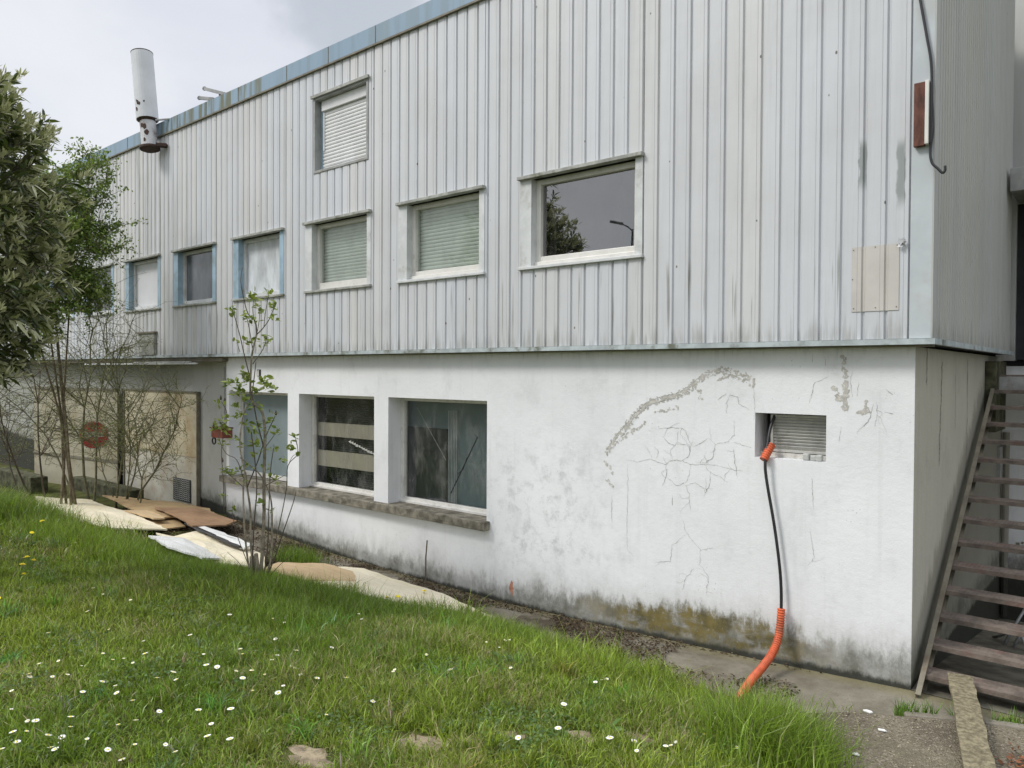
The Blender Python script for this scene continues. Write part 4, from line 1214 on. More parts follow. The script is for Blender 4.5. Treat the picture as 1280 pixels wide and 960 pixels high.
# evergreen laurel at the left
rng = np.random.default_rng(7)
LR = thing('laurel_tree', (-6.95, -4.1, .5), 'dense evergreen laurel tree with long glossy leaves at the left edge', 'tree')
cc = np.array([-7.18, -4.27, 3.66]); rd = np.array([1.15, 1.15, 1.80])
mb = MB()
tips = []
for k in range(9):
    a0 = 2 * math.pi * k / 9 + rng.uniform(-.3, .3)
    top = cc + rd * np.array([math.cos(a0) * .5, math.sin(a0) * .5, rng.uniform(-.3, .75)])
    mb.tube(spline([(-6.95 + .05 * math.cos(a0), -4.1 + .05 * math.sin(a0), .35), (-6.95 + .15 * math.cos(a0), -4.1 + .15 * math.sin(a0), 1.4), tuple(top)], 5), [.05 - .0038 * q for q in range(11)], 6)
mb.build('trunk', M['bark'], LR, smooth=True)
cs, ds, ls, ws, cl_ = [], [], [], [], []
bc, bd, bl, bw, bcol = [], [], [], [], []
lumps = [cc + rd * .52 * v_ for v_ in rng.normal(size=(26, 3)) * .62]
twigs = MB()
for k in range(1500):
    v_ = rng.normal(size=3); v_ /= np.linalg.norm(v_)
    rr0 = rng.uniform(.40, 1.0) ** .55
    wob = 1 + .14 * math.sin(5 * v_[0] + 3 * v_[2] + 1) * math.cos(4 * v_[1] - 3 * v_[2]) + rng.normal() * .05
    c0 = cc + rd * v_ * rr0 * wob
    out = v_ * np.array([1, 1, .55]) + np.array([0, 0, .30]) + rng.normal(size=3) * .28; out /= np.linalg.norm(out)
    tw = rng.uniform(.10, .2)
    twigs.tube([tuple(c0 - out * tw), tuple(c0 + out * .05)], [.006, .003], 4, False)
    nl = rng.integers(8, 14)
    young = rng.random() < .5
    for q in range(nl):
        along = rng.uniform(-.9, .25) * tw
        az = q * 2.4 + rng.uniform(-.4, .4)
        e1 = np.cross(out, [0.3, .2, 1]); e1 /= np.linalg.norm(e1); e2 = np.cross(out, e1)
        spread = rng.uniform(.55, 1.3) if along < .05 else rng.uniform(.2, .7)
        d_ = out + (e1 * math.cos(az) + e2 * math.sin(az)) * spread
        cs.append(c0 + out * along); ds.append(d_); ls.append(rng.uniform(.10, .175)); ws.append(rng.uniform(.028, .042))
        if young and along > -.05:
            cl_.append(np.array([.42, .43, .24]) * rng.uniform(.7, 1.15))
        else:
            cl_.append(np.array([.040, .060, .027]) * rng.uniform(.6, 1.6) + np.array([.02, .018, .004]) * rng.random())
    if rng.random() < .6:        # upright pale flower spikes in bud
        for q in range(rng.integers(16, 28)):
            d_ = out * 1.0 + np.array([0, 0, .7]) + rng.normal(size=3) * .5
            bc.append(c0 + out * rng.uniform(.01, .15) + rng.normal(size=3) * .012); bd.append(d_); bl.append(rng.uniform(.05, .095)); bw.append(rng.uniform(.012, .020))
            bcol.append(np.array([.52, .51, .32]) * rng.uniform(.7, 1.2))
twigs.build('branch', M['twig'], LR)
leaf_mesh('crown', np.array(cs), np.array(ds), np.array(ls), np.array(ws), np.array(cl_), M['gloss'], LR, .22, 1)
leaf_mesh('flower_spikes', np.array(bc), np.array(bd), np.array(bl), np.array(bw), np.array(bcol), M['leaf'], LR, .0, 2)


# thin stemmed shrubs in front of the gate
def shrub(name, base, label, cat, seed, stems, leafpal, nleaf, bark, lens=(.02, .04), levels=3, twigr=.0035, group=None, crown=None):
    g = np.random.default_rng(seed)
    R = thing(name, base, label, cat, group)
    mbs = MB(); mbt = MB(); lp, ld = [], []

    def grow(p, d, L, r, lev):
        n_ = 5; P = [p]; q = np.array(p, float); dd_ = np.array(d, float)
        for k in range(n_):
            dd_ = dd_ + g.normal(size=3) * (.13 + .05 * (levels - lev)) + np.array([0, 0, -.05 * (levels - lev)])
            dd_ /= np.linalg.norm(dd_); q = q + dd_ * L / n_
            if q[1] > -.22: q[1] = -.22 - .05 * g.random()
            P.append(q.copy())
        (mbs if lev == levels else mbt).tube([tuple(x) for x in P], [max(twigr * .45, r * (1 - .62 * k / n_)) for k in range(n_ + 1)], 6 if lev == levels else 4, False)
        for k in range(1, n_ + 1):
            if lev > 0:
                for _ in range(g.integers(1, 4) if lev < levels else g.integers(2, 5)):
                    if lev == levels and k < 2: continue
                    a_ = g.normal(size=3); a_[2] = abs(a_[2]) * .5; nd = dd_ * .6 + a_ / np.linalg.norm(a_) * .95
                    grow(P[k], nd / np.linalg.norm(nd), L * g.uniform(.34, .58), max(twigr, r * .42), lev - 1)
            if lev < levels:
                for _ in range(nleaf):
                    lp.append(P[k] + g.normal(size=3) * .02); ld.append(g.normal(size=3) + np.array([0, 0, .4]))
    for (bx, by, bz), d, L, r in stems:
        grow(np.array([bx, by, bz]), np.array(d) / np.linalg.norm(d), L, r, levels)
    mbs.build('stem', bark, R, smooth=True); mbt.build('twig', bark, R)
    if lp:
        lp = np.array(lp); ld = np.array(ld)
        n_ = len(lp)
        col = np.array([leafpal[i] for i in g.integers(0, len(leafpal), n_)]) * g.uniform(.7, 1.3, (n_, 1))
        leaf_mesh('leaves', lp, ld, g.uniform(*lens, n_), g.uniform(*lens, n_) * .5, col, M['leaf'], R, .1, seed)
    return R


OL = [(.22, .26, .07), (.16, .20, .05), (.28, .29, .11), (.20, .18, .08)]
GL = [(.18, .27, .055), (.12, .19, .045), (.26, .35, .085), (.10, .145, .045)]
def zg(x, y): return float(ground_z(x, y)) - .02
st = [((x, y, zg(x, y)), d, L, r) for x, y, d, L, r in [
    (-12.1, -.95, (-.10, -.05, 1), 2.7, .022), (-12.35, -.9, (.05, 0, 1), 2.9, .026), (-11.75, -.75, (.14, .05, 1), 2.6, .02), (-12.7, -1.0, (-.35, 0, 1), 2.4, .018)]]
shrub('shrub', (-12.2, -.95, 0), 'thin stemmed leafless shrub growing in front of the left gate leaf', 'shrub', 11, st, OL, 2, M['barkgreen'], (.014, .030), 2, .0035)
st = [((x, y, zg(x, y)), d, L, r) for x, y, d, L, r in [
    (-11.4, -.6, (.32, .0, .75), 2.0, .018), (-11.3, -.62, (.75, -.12, .75), 2.1, .013), (-11.7, -.7, (-.25, -.05, .8), 1.8, .012), (-11.6, -.65, (.55, -.05, .6), 1.9, .016), (-11.5, -.7, (.15, -.1, 1), 1.8, .014)]]
shrub('shrub', (-11.5, -.65, 0), 'low arching bare shrub spreading across the right gate leaf', 'shrub', 12, st, OL, 2, M['barkgreen'], (.016, .03), 2, .0035)
st = [((x, y, zg(x, y)), d, L, r) for x, y, d, L, r in [
    (-13.2, -1.4, (-.3, -.2, 1), 2.2, .02), (-13.0, -1.35, (.12, -.1, 1), 2.3, .02), (-13.5, -1.5, (-.55, -.1, .8), 2.0, .018)]]
shrub('shrub', (-13.2, -1.4, 0), 'dark stemmed bare shrub at the left end of the gate beneath the laurel', 'shrub', 13, st, OL, 2, M['twig'], (.016, .03), 2, .0035)


# leafy hawthorn crown rising behind the laurel
HT = thing('hawthorn_tree', (-11.7, -1.5, .0), 'fresh green small leaved tree behind the laurel reaching the roof edge', 'tree')
g = np.random.default_rng(31)
hc = np.array([-11.35, -1.75, 3.95])
mbs = MB(); mbt = MB(); lp = []
ends = []
for k in range(56):
    v_ = g.normal(size=3); v_ /= np.linalg.norm(v_); v_[2] = v_[2] * .9 + .15
    e = hc + np.array([.85, .75, 1.55]) * v_ * g.uniform(.65, 1.08)
    if e[1] > -.4: e[1] = -.4 - .3 * g.random()
    ends.append(e)
ends += [np.array([-10.75, -1.0, 4.55]), np.array([-10.55, -1.1, 4.15]), np.array([-10.85, -1.2, 5.35]), np.array([-11.0, -1.2, 5.6]), np.array([-10.9, -1.4, 5.1]), np.array([-11.15, -1.3, 5.75])]
MAINS = []
for i_, e in enumerate(ends):
    b_ = np.array([-11.75 + .12 * math.cos(i_), -1.45 + .12 * math.sin(i_), 0.0])
    m1 = np.array([-11.75 + .1 * math.cos(i_), -1.5, 1.3]); m2 = (m1 + e) / 2 + g.normal(size=3) * .12 + np.array([0, 0, .25])
    if i_ < 5: mbs.tube(spline([tuple(b_), tuple(m1), tuple(m2), tuple(e)], 5), [.024 - .0012 * q for q in range(16)], 6, False)
    if i_ < 5: MAINS.append((m2, e))
    else:
        q0, q1 = MAINS[i_ % 5]; st0 = q0 + (q1 - q0) * g.uniform(-.25, .6)
        m2 = (st0 + e) / 2 + g.normal(size=3) * .1 + np.array([0, 0, .08])
        mbt.tube(spline([tuple(st0), tuple(m2), tuple(e)], 5), [.011 - .0008 * q for q in range(11)], 4, False)
    for q in range(16):
        t_ = g.uniform(.35, 1.0); p0 = m2 + (e - m2) * t_
        d_ = g.normal(size=3); d_[2] += .25; d_ /= np.linalg.norm(d_)
        p1 = p0 + d_ * g.uniform(.12, .42)
        if p1[1] > -.25: p1[1] = -.25
        mbt.tube([tuple(p0), tuple((p0 + p1) / 2 + g.normal(size=3) * .02), tuple(p1)], [.005, .004, .0025], 4, False)
        for _ in range(34):
            lp.append(p0 + (p1 - p0) * g.uniform(.15, 1.05) + g.normal(size=3) * .035)
mbs.build('trunk', M['bark'], HT, smooth=True); mbt.build('branch', M['bark'], HT)
lp = np.array(lp); n_ = len(lp)
col = np.array([GL[i] for i in g.integers(0, 4, n_)]) * g.uniform(.6, 1.25, (n_, 1))
leaf_mesh('crown', lp, g.normal(size=(n_, 3)) + np.array([0, 0, .3]), g.uniform(.032, .066, n_), g.uniform(.02, .036, n_), col, M['leaf'], HT, .15, 5)

# lilac sapling: the stems were measured in a plane square to the view, given depth here
SB = Vector((-5.75, -1.78, .13))
sdep = (SB - CAM).dot(_v)
gl = random.Random(17)
def sap(px, py, dep=0.0):
    dpt = sdep + dep
    p = CAM + (_v + _r * ((px - 640) / 945) - _u * ((py - 480) / 945)) * dpt
    return (p.x, p.y, p.z)
LS = thing('lilac_sapling', (SB.x, SB.y, .1), 'slender multi stemmed lilac sapling with opening buds in front of the lower windows', 'sapling')
stems = [
    ([(324, 735), (328, 690), (330, 640), (330, 600), (331, 560), (331, 535), (327, 514), (316, 503), (313, 490), (314, 455), (316, 438), (321, 418)], .020, .008, 0),
    ([(321, 418), (319, 402), (310, 392), (305, 374), (301, 352), (303, 334)], .007, .003, .02), ([(321, 418), (328, 411), (336, 400), (342, 386)], .006, .0035, -.05), ([(330, 408), (331, 396), (334, 378), (336, 369)], .004, .003, -.05),
    ([(312, 470), (306, 446), (299, 416), (292, 392), (289, 386)], .006, .0035, -.1), ([(316, 437), (311, 408), (308, 396)], .005, .003, .1), ([(318, 402), (316, 388), (317, 374)], .004, .003, .06), ([(300, 440), (296, 428)], .003, .002, -.1),
    ([(316, 455), (329, 436), (334, 420)], .005, .003, .1), ([(321, 418), (324, 400), (325, 384)], .004, .0025, .1), ([(314, 500), (318, 470), (320, 452)], .006, .004, .05),
    ([(322, 733), (312, 712), (306, 665), (304, 609), (306, 590), (300, 560), (302, 530), (308, 505)], .011, .006, -.18), ([(322, 730), (314, 686), (313, 640), (309, 609), (307, 590)], .014, .008, .15),
    ([(326, 733), (338, 702), (340, 657), (339, 627), (333, 607), (322, 590), (300, 572)], .011, .006, .12), ([(328, 732), (343, 698), (354, 665), (366, 630), (370, 615)], .007, .004, -.2),
    ([(326, 733), (337, 704), (350, 652), (358, 611), (360, 582), (372, 567), (369, 546)], .006, .0035, .2), ([(309, 609), (322, 577), (333, 544), (344, 520)], .007, .004, .14), ([(330, 560), (322, 530), (318, 510), (312, 480)], .008, .005, .08),
    ([(305, 600), (296, 575), (284, 568), (276, 555), (272, 540)], .004, .003, -.15), ([(304, 609), (290, 596), (280, 588)], .004, .003, -.15), ([(332, 607), (345, 600), (356, 594)], .005, .003, .1), ([(280, 640), (279, 600), (277, 560), (284, 520), (277, 502)], .004, .003, .3),
    ([(320, 734), (308, 700), (296, 668), (290, 640)], .005, .003, -.1), ([(318, 735), (300, 705), (284, 690)], .004, .002, .1), ([(326, 734), (350, 706), (372, 690)], .004, .002, -.1), ([(327, 733), (334, 690), (336, 640), (338, 590), (342, 560)], .007, .004, -.12), ([(320, 734), (316, 700), (318, 650), (321, 610), (318, 570), (314, 540)], .008, .005, -.08),
    ([(360, 582), (366, 570), (372, 566), (371, 550)], .003, .002, .2), ([(331, 560), (342, 545), (350, 535)], .004, .003, 0), ([(322, 735), (318, 720), (316, 695)], .045, .035, .03), ([(322, 735), (322, 715), (320, 692)], .035, .02, -.03),
]
mbt = MB(); mbb = MB()
for i_, (pl, r0, r1, dp) in enumerate(stems):
    n_ = len(pl)
    P = spline([sap(x, y, dp * min(1, k / 2 + (.0 if pl[0][1] > 700 else .5))) for k, (x, y) in enumerate(pl)], 4)
    R_ = [r0 + (r1 - r0) * k / (len(P) - 1) for k in range(len(P))]
    (mbt if r0 >= .010 else mbb).tube(P, R_, 7)
mbt.build('trunk', M['palebark'], LS, smooth=True); mbb.build('branch', M['twig'], LS, smooth=True)
lc = [(290, 388, 6), (293, 394, 4), (315, 371, 10), (320, 376, 6), (336, 369, 6), (342, 384, 7), (340, 398, 5), (325, 386, 6), (306, 397, 5), (311, 398, 4), (318, 402, 4), (333, 424, 8), (327, 432, 4), (311, 428, 7), (296, 428, 3), (305, 466, 10), (309, 476, 10), (286, 480, 7), (294, 477, 5), (329, 477, 10), (335, 484, 8), (341, 488, 4), (302, 488, 10), (296, 491, 6), (322, 490, 8), (306, 500, 6), (296, 508, 8), (312, 508, 5),
      (300, 520, 5), (325, 512, 4), (322, 553, 6), (316, 556, 6), (337, 528, 5), (346, 541, 5), (362, 560, 6), (372, 566, 3), (369, 547, 4), (270, 535, 9), (276, 530, 8), (283, 537, 8), (287, 523, 4), (280, 555, 5), (275, 505, 3), (286, 592, 7), (298, 590, 7), (280, 588, 7), (303, 604, 3), (325, 627, 6), (341, 598, 4), (345, 600, 3), (330, 565, 3), (310, 585, 4), (280, 622, 4), (312, 540, 4), (303, 560, 4), (340, 515, 3), (318, 540, 6), (326, 530, 5), (308, 530, 5), (342, 562, 5), (315, 570, 4), (333, 585, 4), (296, 548, 5), (352, 575, 4), (292, 640, 3), (338, 640, 3)]
cs, ds, ls, ws, cl_ = [], [], [], [], []
for x, y, n_ in lc:
    dp = gl.uniform(-.12, .12)
    for q in range(int(n_ * 1.9)):
        c0 = Vector(sap(x + gl.gauss(0, 2.6), y + gl.gauss(0, 2.6), dp + gl.gauss(0, .02)))
        cs.append(c0); ds.append((gl.gauss(0, .8), gl.gauss(0, .8), gl.uniform(-.2, 1.2))); L_ = gl.uniform(.045, .088); ls.append(L_); ws.append(L_ * .48)
        k = gl.uniform(.75, 1.2); cl_.append((.27 * k, .33 * k, .07 * k) if gl.random() < .75 else (.14 * k, .20 * k, .04 * k))
leaf_mesh('leaves', np.array(cs), np.array(ds), np.array(ls), np.array(ws), np.array(cl_), M['leaf'], LS, .2, 4)
mb = MB()
for x, y in ((276, 500), (281, 503), (345, 519), (267, 535), (278, 578)):
    p = Vector(sap(x, y, .1)); mb.tube([p, p + Vector((0, 0, .02)), p + Vector((0, 0, .05))], [.008, .013, .003], 6)
mb.build('bud', M['twig'], LS)

# ------------------------------------------------------------------ lawn
rng = np.random.default_rng(42)


def noise2(x, y, s, seed=0):
    """cheap smooth value noise"""
    g_ = np.random.default_rng(seed); T_ = g_.random((64, 64))
    u = x * s + 100.3; v_ = y * s + 57.7
    i = np.floor(u).astype(int); j = np.floor(v_).astype(int); fu = u - i; fv = v_ - j
    fu = fu * fu * (3 - 2 * fu); fv = fv * fv * (3 - 2 * fv)
    a_ = T_[i % 64, j % 64]; b_ = T_[(i + 1) % 64, j % 64]; c_ = T_[i % 64, (j + 1) % 64]; d_ = T_[(i + 1) % 64, (j + 1) % 64]
    return (a_ * (1 - fu) + b_ * fu) * (1 - fv) + (c_ * (1 - fu) + d_ * fu) * fv


def in_view(x, y, marg=1.22):
    dx = x - CAM.x; dy = y - CAM.y
    dep = dx * _v.x + dy * _v.y; lat = dx * _r.x + dy * _r.y
    return (dep > .8) & (np.abs(lat) < dep * .68 * marg + .4)


def bare(x, y):                        # trodden bare patches in the foreground
    b_ = np.zeros_like(x)
    for cx_, cy_, rx_, ry_ in BARE:
        d_ = ((x - cx_) / rx_) ** 2 + ((y - cy_) / ry_) ** 2
        b_ = np.maximum(b_, np.clip(1.5 - d_ - .8 * (noise2(x, y, 9, 77) - .5), 0, 1))
    return b_


BARE0 = [(-1.62, -2.72, .26, .15), (-1.05, -2.42, .17, .09), (-.78, -2.2, .16, .08), (-1.72, -3.30, .3, .12), (-1.25, -2.5, .12, .07), (-3.0, -3.1, .12, .10)]
BARE = [(-1.51, -3.41, .19, .11), (-.97, -2.78, .12, .10), (-1.22, -3.03, .09, .07), (-1.78, -3.88, .18, .11), (-.80, -2.49, .11, .085), (-1.36, -3.24, .08, .06), (-2.58, -2.75, .08, .06), (-.62, -2.62, .10, .05)]
BLADES = dict(v=[], c=[])


def blades(x, y, L, wdt, lean, cols):
    n_ = len(x)
    z = ground_z(x, y)
    az = rng.uniform(0, 2 * np.pi, n_)
    face = rng.uniform(0, 2 * np.pi, n_)
    dx, dy = np.cos(az), np.sin(az); sxx, syy = np.cos(face), np.sin(face)
    base = np.stack([x, y, z - .01], 1)
    side = np.stack([sxx, syy, np.zeros(n_)], 1) * (wdt / 2)[:, None]
    ln = lean[:, None]
    d1 = np.concatenate([np.stack([dx, dy], 1) * ln * .55, np.ones((n_, 1))], 1); d1 /= np.linalg.norm(d1, axis=1, keepdims=True)
    d2 = np.concatenate([np.stack([dx, dy], 1) * ln * 1.7, np.ones((n_, 1)) * (1 - .45 * ln)], 1); d2 /= np.linalg.norm(d2, axis=1, keepdims=True)
    mid = base + d1 * (L * .55)[:, None]; tip = mid + d2 * (L * .5)[:, None]
    V = np.stack([base - side, base + side, mid + side * .8, mid - side * .8, tip], 1)
    BLADES['v'].append(V.reshape(-1, 3)); BLADES['c'].append(np.repeat(cols, 5, 0))


def scatter(n_, x0, x1, y0, y1):
    return rng.uniform(x0, x1, n_), rng.uniform(y0, y1, n_)


def grass_cols(x, y, n_, dry=.0):
    t1 = noise2(x, y, 1.1, 3)[:, None]; t2 = rng.random((n_, 1)); t3 = noise2(x, y, .45, 9)[:, None]
    c_ = np.array([[.085, .165, .018]]) * (1 - t1) + np.array([[.23, .325, .038]]) * t1
    c_ = c_ * (1 - .35 * t3) + np.array([[.31, .34, .055]]) * .35 * t3
    c_ = c_ * (.42 + 1.8 * t2 ** 1.5)
    d_ = (rng.random((n_, 1)) < (.06 + np.broadcast_to(dry, (n_,))[:, None]))
    return np.where(d_, np.array([[.44, .39, .19]]) * (.6 + .6 * t2), c_)


# region tests
def lawn_mask(x, y, soft=.0):
    s = lawn_edge(x) - y
    e = .10 * (noise2(x, y, 5, 21) - .5)
    return (s + e > -.02 + soft) & (x < .22 + .15 * (noise2(x, y, 3, 5) - .5) - .05 * (y + 2))


# sward, dense close to the viewer
for (n_, box_, wd, dn) in ((520000, (-7.5, .6, -6.0, -.7), 1.0, 'near'), (210000, (-17.5, -6.0, -6.2, -1.2), 1.3, 'far')):
    x, y = scatter(n_, *box_)
    dist = np.hypot(x - CAM.x, y - CAM.y)
    keep = lawn_mask(x, y) & in_view(x, y) & (dist > 1.3)
    keep &= rng.random(n_) > np.clip(bare(x, y) * 1.05, 0, .90)
    keep &= rng.random(n_) < np.clip(1.02 - .075 * dist, .28, .8) * np.clip(.55 + .9 * noise2(x, y, 6.5, 88), .5, 1.2)
    x, y, dist = x[keep], y[keep], dist[keep]; n2 = len(x)
    s = lawn_edge(x) - y
    tall = np.exp(-np.clip(s, 0, 9) / .62) * np.clip(.35 + 1.1 * noise2(x, y, 1.6, 12), .2, 1.2)
    tuft = np.clip(noise2(x, y, 2.3, 33) - .48, 0, 1) * 2.4 + np.clip(noise2(x, y, 7.0, 35) - .62, 0, 1) * 2.5
    L = (.040 + .035 * rng.random(n2)) * (1 + .8 * tuft) + tall * rng.uniform(.03, .17, n2) + .05 * np.clip(noise2(x, y, .8, 51) - .45, 0, 1) * rng.random(n2) * 2
    L *= np.where(rng.random(n2) < .03, 1.6, 1.0)
    L *= 1 - .45 * np.clip(bare((x - 0) * 1.0, y) + .0, 0, 1)
    wdt = rng.uniform(.0028, .0078, n2) * wd * (1 + .05 * dist)
    lean = rng.uniform(.1, 1.5, n2) * np.where(L < .09, 1.15, .85)
    blades(x, y, L, wdt, lean, grass_cols(x, y, n2, .28 * np.clip((noise2(x, y, 1.9, 61) - .5) * 3, 0, 1)))
# long tufts: right corner, along the path edge, round the sapling, left edge
for (cx_, cy_, rx_, ry_, n_, l0, l1) in ((-.30, -1.78, .26, .36, 5600, .16, .42), (-.50, -1.68, .30, .2, 2600, .08, .20), (-1.6, -1.12, .3, .12, 1500, .08, .20), (-2.9, -1.15, .8, .3, 6500, .08, .24), (-5.5, -1.75, .9, .38, 8500, .08, .26),
                                         (-6.3, -2.0, .8, .4, 6000, .08, .25), (-4.4, -1.5, .8, .4, 6500, .08, .22), (-8.6, -2.6, .7, .5, 3000, .1, .3), (-4.2, -2.4, .5, .4, 3500, .07, .2), (-10.4, -2.5, .7, .5, 3500, .15, .42), (-9.9, -3.1, .45, .4, 2600, .2, .55), (-7.6, -2.3, .8, .45, 5000, .08, .24), (-6.85, -.55, .35, .2, 1600, .08, .26)):
    x = cx_ + rng.normal(size=n_) * rx_ * .55; y = cy_ + rng.normal(size=n_) * ry_ * .55
    k = y < (-.25 if cx_ == -6.85 else -.62); x, y = x[k], y[k]; n2 = len(x)
    L = rng.uniform(l0, l1, n2)
    blades(x, y, L, rng.uniform(.0035, .0068, n2), rng.uniform(.1, .95, n2), grass_cols(x, y, n2, .03) * np.array([[.85, .95, .9]]))
for q in range(420):
    for _ in range(20):
        cx_, cy_ = rng.uniform(-10.5, .1), rng.uniform(-5.6, -1.0)
        a1, a2 = np.array([cx_]), np.array([cy_])
        if lawn_mask(a1, a2, .1)[0] and in_view(a1, a2)[0] and math.hypot(cx_ - CAM.x, cy_ - CAM.y) > 1.9 and bare(a1, a2)[0] < .1: break
    n_ = int(rng.integers(30, 110)); rd_ = rng.uniform(.02, .06)
    x = cx_ + rng.normal(size=n_) * rd_; y = cy_ + rng.normal(size=n_) * rd_
    big = rng.random() < .3
    L = rng.uniform(.05, .12 if not big else .21, n_)
    tone = np.array([[rng.uniform(.5, 1.15), rng.uniform(.62, 1.12), rng.uniform(.6, 1.9)]])
    blades(x, y, L, rng.uniform(.004, .0085, n_), rng.uniform(.2, 1.5, n_), grass_cols(x, y, n_, .02) * tone)
# weeds in the joint between path and pad
tx = rng.uniform(0, 1, 1700); seg = np.array(pad_edge)
xx = np.interp(tx, np.linspace(0, 1, 5), seg[1:6, 0]); yy = np.interp(tx, np.linspace(0, 1, 5), seg[1:6, 1]) + .055 + rng.normal(size=1700) * .022
k = (noise2(xx, yy, 9.0, 91) > .30) & (xx > .04) & ((xx < .40) | (xx > .55))
xx, yy = xx[k], yy[k]
blades(xx, yy, rng.uniform(.06, .20, len(xx)), rng.uniform(.006, .011, len(xx)), rng.uniform(.05, .5, len(xx)), grass_cols(xx, yy, len(xx)) * np.array([[.6, .8, .9]]))
xx, yy = scatter(60, -.75, -.1, -.75, -.55)
blades(xx, yy, rng.uniform(.03, .10, 60), np.full(60, .006), rng.uniform(.1, .6, 60), grass_cols(xx, yy, 60))
V = np.concatenate(BLADES['v']); K = np.concatenate(BLADES['c']); nb = len(V) // 5
b = np.arange(nb)[:, None] * 5
tag(npmesh('grass', V, b + np.array([0, 1, 2, 3]), b + np.array([3, 2, 4]), M['grass'], None, K), 'green spring lawn with long tufts along its edge', 'grass', kind='stuff')

qs = random.Random(6)
for (cx_, cy_, rx_, ry_) in BARE:
    mb = MB(); n_ = 26; ring = []
    for rg in (1.15, .8, .4):
        for k in range(n_):
            a0 = 6.2832 * k / n_; w_ = rg * (1 + .26 * math.sin(2 * a0 + cx_ * 9) + .16 * math.sin(5 * a0 + cy_ * 5) + .10 * math.sin(9 * a0 + cx_))
            xx_, yy_ = cx_ + rx_ * w_ * math.cos(a0), cy_ + ry_ * w_ * math.sin(a0)
            mb.v.append((xx_, yy_, float(ground_z(xx_, yy_)) + (.004 - .014 * (rg > 1)) + qs.uniform(-.003, .003)))
    for r_ in range(2):
        for k in range(n_): mb.f.append((r_ * n_ + k, r_ * n_ + (k + 1) % n_, (r_ + 1) * n_ + (k + 1) % n_, (r_ + 1) * n_ + k))
    mb.f.append(tuple(range(2 * n_, 3 * n_)))
    tag(mb.build('bare_soil', M['bare']), kind='structure')

# clover and small broad leaved weeds between the blades
x, y = scatter(90000, -8.5, .5, -6.0, -.9)
dist = np.hypot(x - CAM.x, y - CAM.y)
k = lawn_mask(x, y, .12) & in_view(x, y) & (dist > 1.4) & (noise2(x, y, 1.9, 70) + .25 * (x > -2.2) * (y < -1.8) > .66) & (bare(x, y) < .35) & (rng.random(len(x)) < np.clip(1.3 - .14 * dist, .1, 1))
x, y = x[k], y[k]; n_ = len(x)
cen = np.stack([x, y, ground_z(x, y) + rng.uniform(.015, .055, n_)], 1)
dr = rng.normal(size=(n_, 3)); dr[:, 2] = np.abs(dr[:, 2]) * .3
cl_ = np.array([[.065, .125, .03]]) * rng.uniform(.6, 1.5, (n_, 1)) + np.array([[.03, .03, .015]]) * rng.random((n_, 1))
o = leaf_mesh('clover', cen, dr, rng.uniform(.014, .026, n_), rng.uniform(.013, .024, n_), cl_, M['leaf'], None, .2, 9)
tag(o, 'clover and small round leaved weeds in the lawn', 'ground cover', kind='stuff')

# litter: brown leaf mould and crumbs along the path
n_ = 24000
x = rng.uniform(-9.5, -.6, n_); y = rng.uniform(-1.15, -.02, n_)
k = (noise2(x, y, 2.2, 14) + .25 * np.exp(-((x + 2.9) / 1.1) ** 2) > .55) & (x < -1.6 + .6 * rng.random(n_)) | ((np.hypot(x + .85, (y + .55) * 1.2) < .24) & (rng.random(n_) < .9)) | ((y > -.07) & (rng.random(n_) < .5))
k &= y > lawn_edge(x) - .12
x, y = x[k], y[k]; n_ = len(x)
x2 = rng.uniform(-9.6, -6.2, 5000); y2 = rng.uniform(-1.3, -.05, 5000)
x = np.concatenate([x, x2]); y = np.concatenate([y, y2]); n_ = len(x)
cen = np.stack([x, y, ground_z(x, y) + .014 + rng.uniform(0, .022, n_)], 1)
dr = rng.normal(size=(n_, 3)); dr[:, 2] *= .25
pal = np.array([[.060, .042, .026], [.10, .07, .042], [.035, .026, .018], [.17, .13, .08]])
o = leaf_mesh('litter', cen, dr, rng.uniform(.012, .045, n_), rng.uniform(.006, .018, n_), pal[rng.choice(4, n_, p=[.4, .3, .22, .08])] * rng.uniform(.7, 1.3, (n_, 1)), M['litter'], None, .1, 3)
tag(o, 'brown leaf litter and crumbled dirt along the path', 'leaf litter', kind='stuff')
n_ = 700
x = .92 + rng.normal(size=n_) * .10; y = -1.0 + rng.normal(size=n_) * .16
cen = np.stack([x, y, .10 + rng.uniform(0, .02, n_)], 1); dr = rng.normal(size=(n_, 3)); dr[:, 2] *= .3
o = leaf_mesh('dead_leaves', cen, dr, rng.uniform(.015, .045, n_), rng.uniform(.008, .02, n_), np.array([[.17, .075, .04]]) * rng.uniform(.5, 1.5, (n_, 1)), M['litter'], None, .1, 13)
tag(o, 'reddish brown dead leaves beside the leaning plank', 'leaf litter', kind='stuff')
# stones and crumbs on the gravel pad
n_ = 1500
x = rng.uniform(-.4, 1.6, n_); y = rng.uniform(-2.4, -.3, n_)
k = (y < np.interp(x, [q[0] for q in pad_edge], [q[1] for q in pad_edge]) - .06) & (x > -.36 - .25 * (y + 1)); x, y = x[k], y[k]; n_ = len(x)
sz_ = rng.uniform(.003, .009, n_)
oct_ = np.array([[1, 0, 0], [-1, 0, 0], [0, 1, 0], [0, -1, 0], [0, 0, .7], [0, 0, -.4]])
zt = np.interp(y, [-3.4, -.4], [.13, .085])
V = (np.stack([x, y, zt + .002], 1)[:, None] + oct_[None] * sz_[:, None, None] * rng.uniform(.6, 1.4, (n_, 6, 1))).reshape(-1, 3)
b = np.arange(n_)[:, None] * 6
T_ = np.concatenate([b + np.array(q) for q in ((0, 2, 4), (2, 1, 4), (1, 3, 4), (3, 0, 4), (2, 0, 5), (1, 2, 5), (3, 1, 5), (0, 3, 5))])
ck = np.array([[.22, .19, .14]]) * rng.uniform(.4, 2.0, (n_, 1))
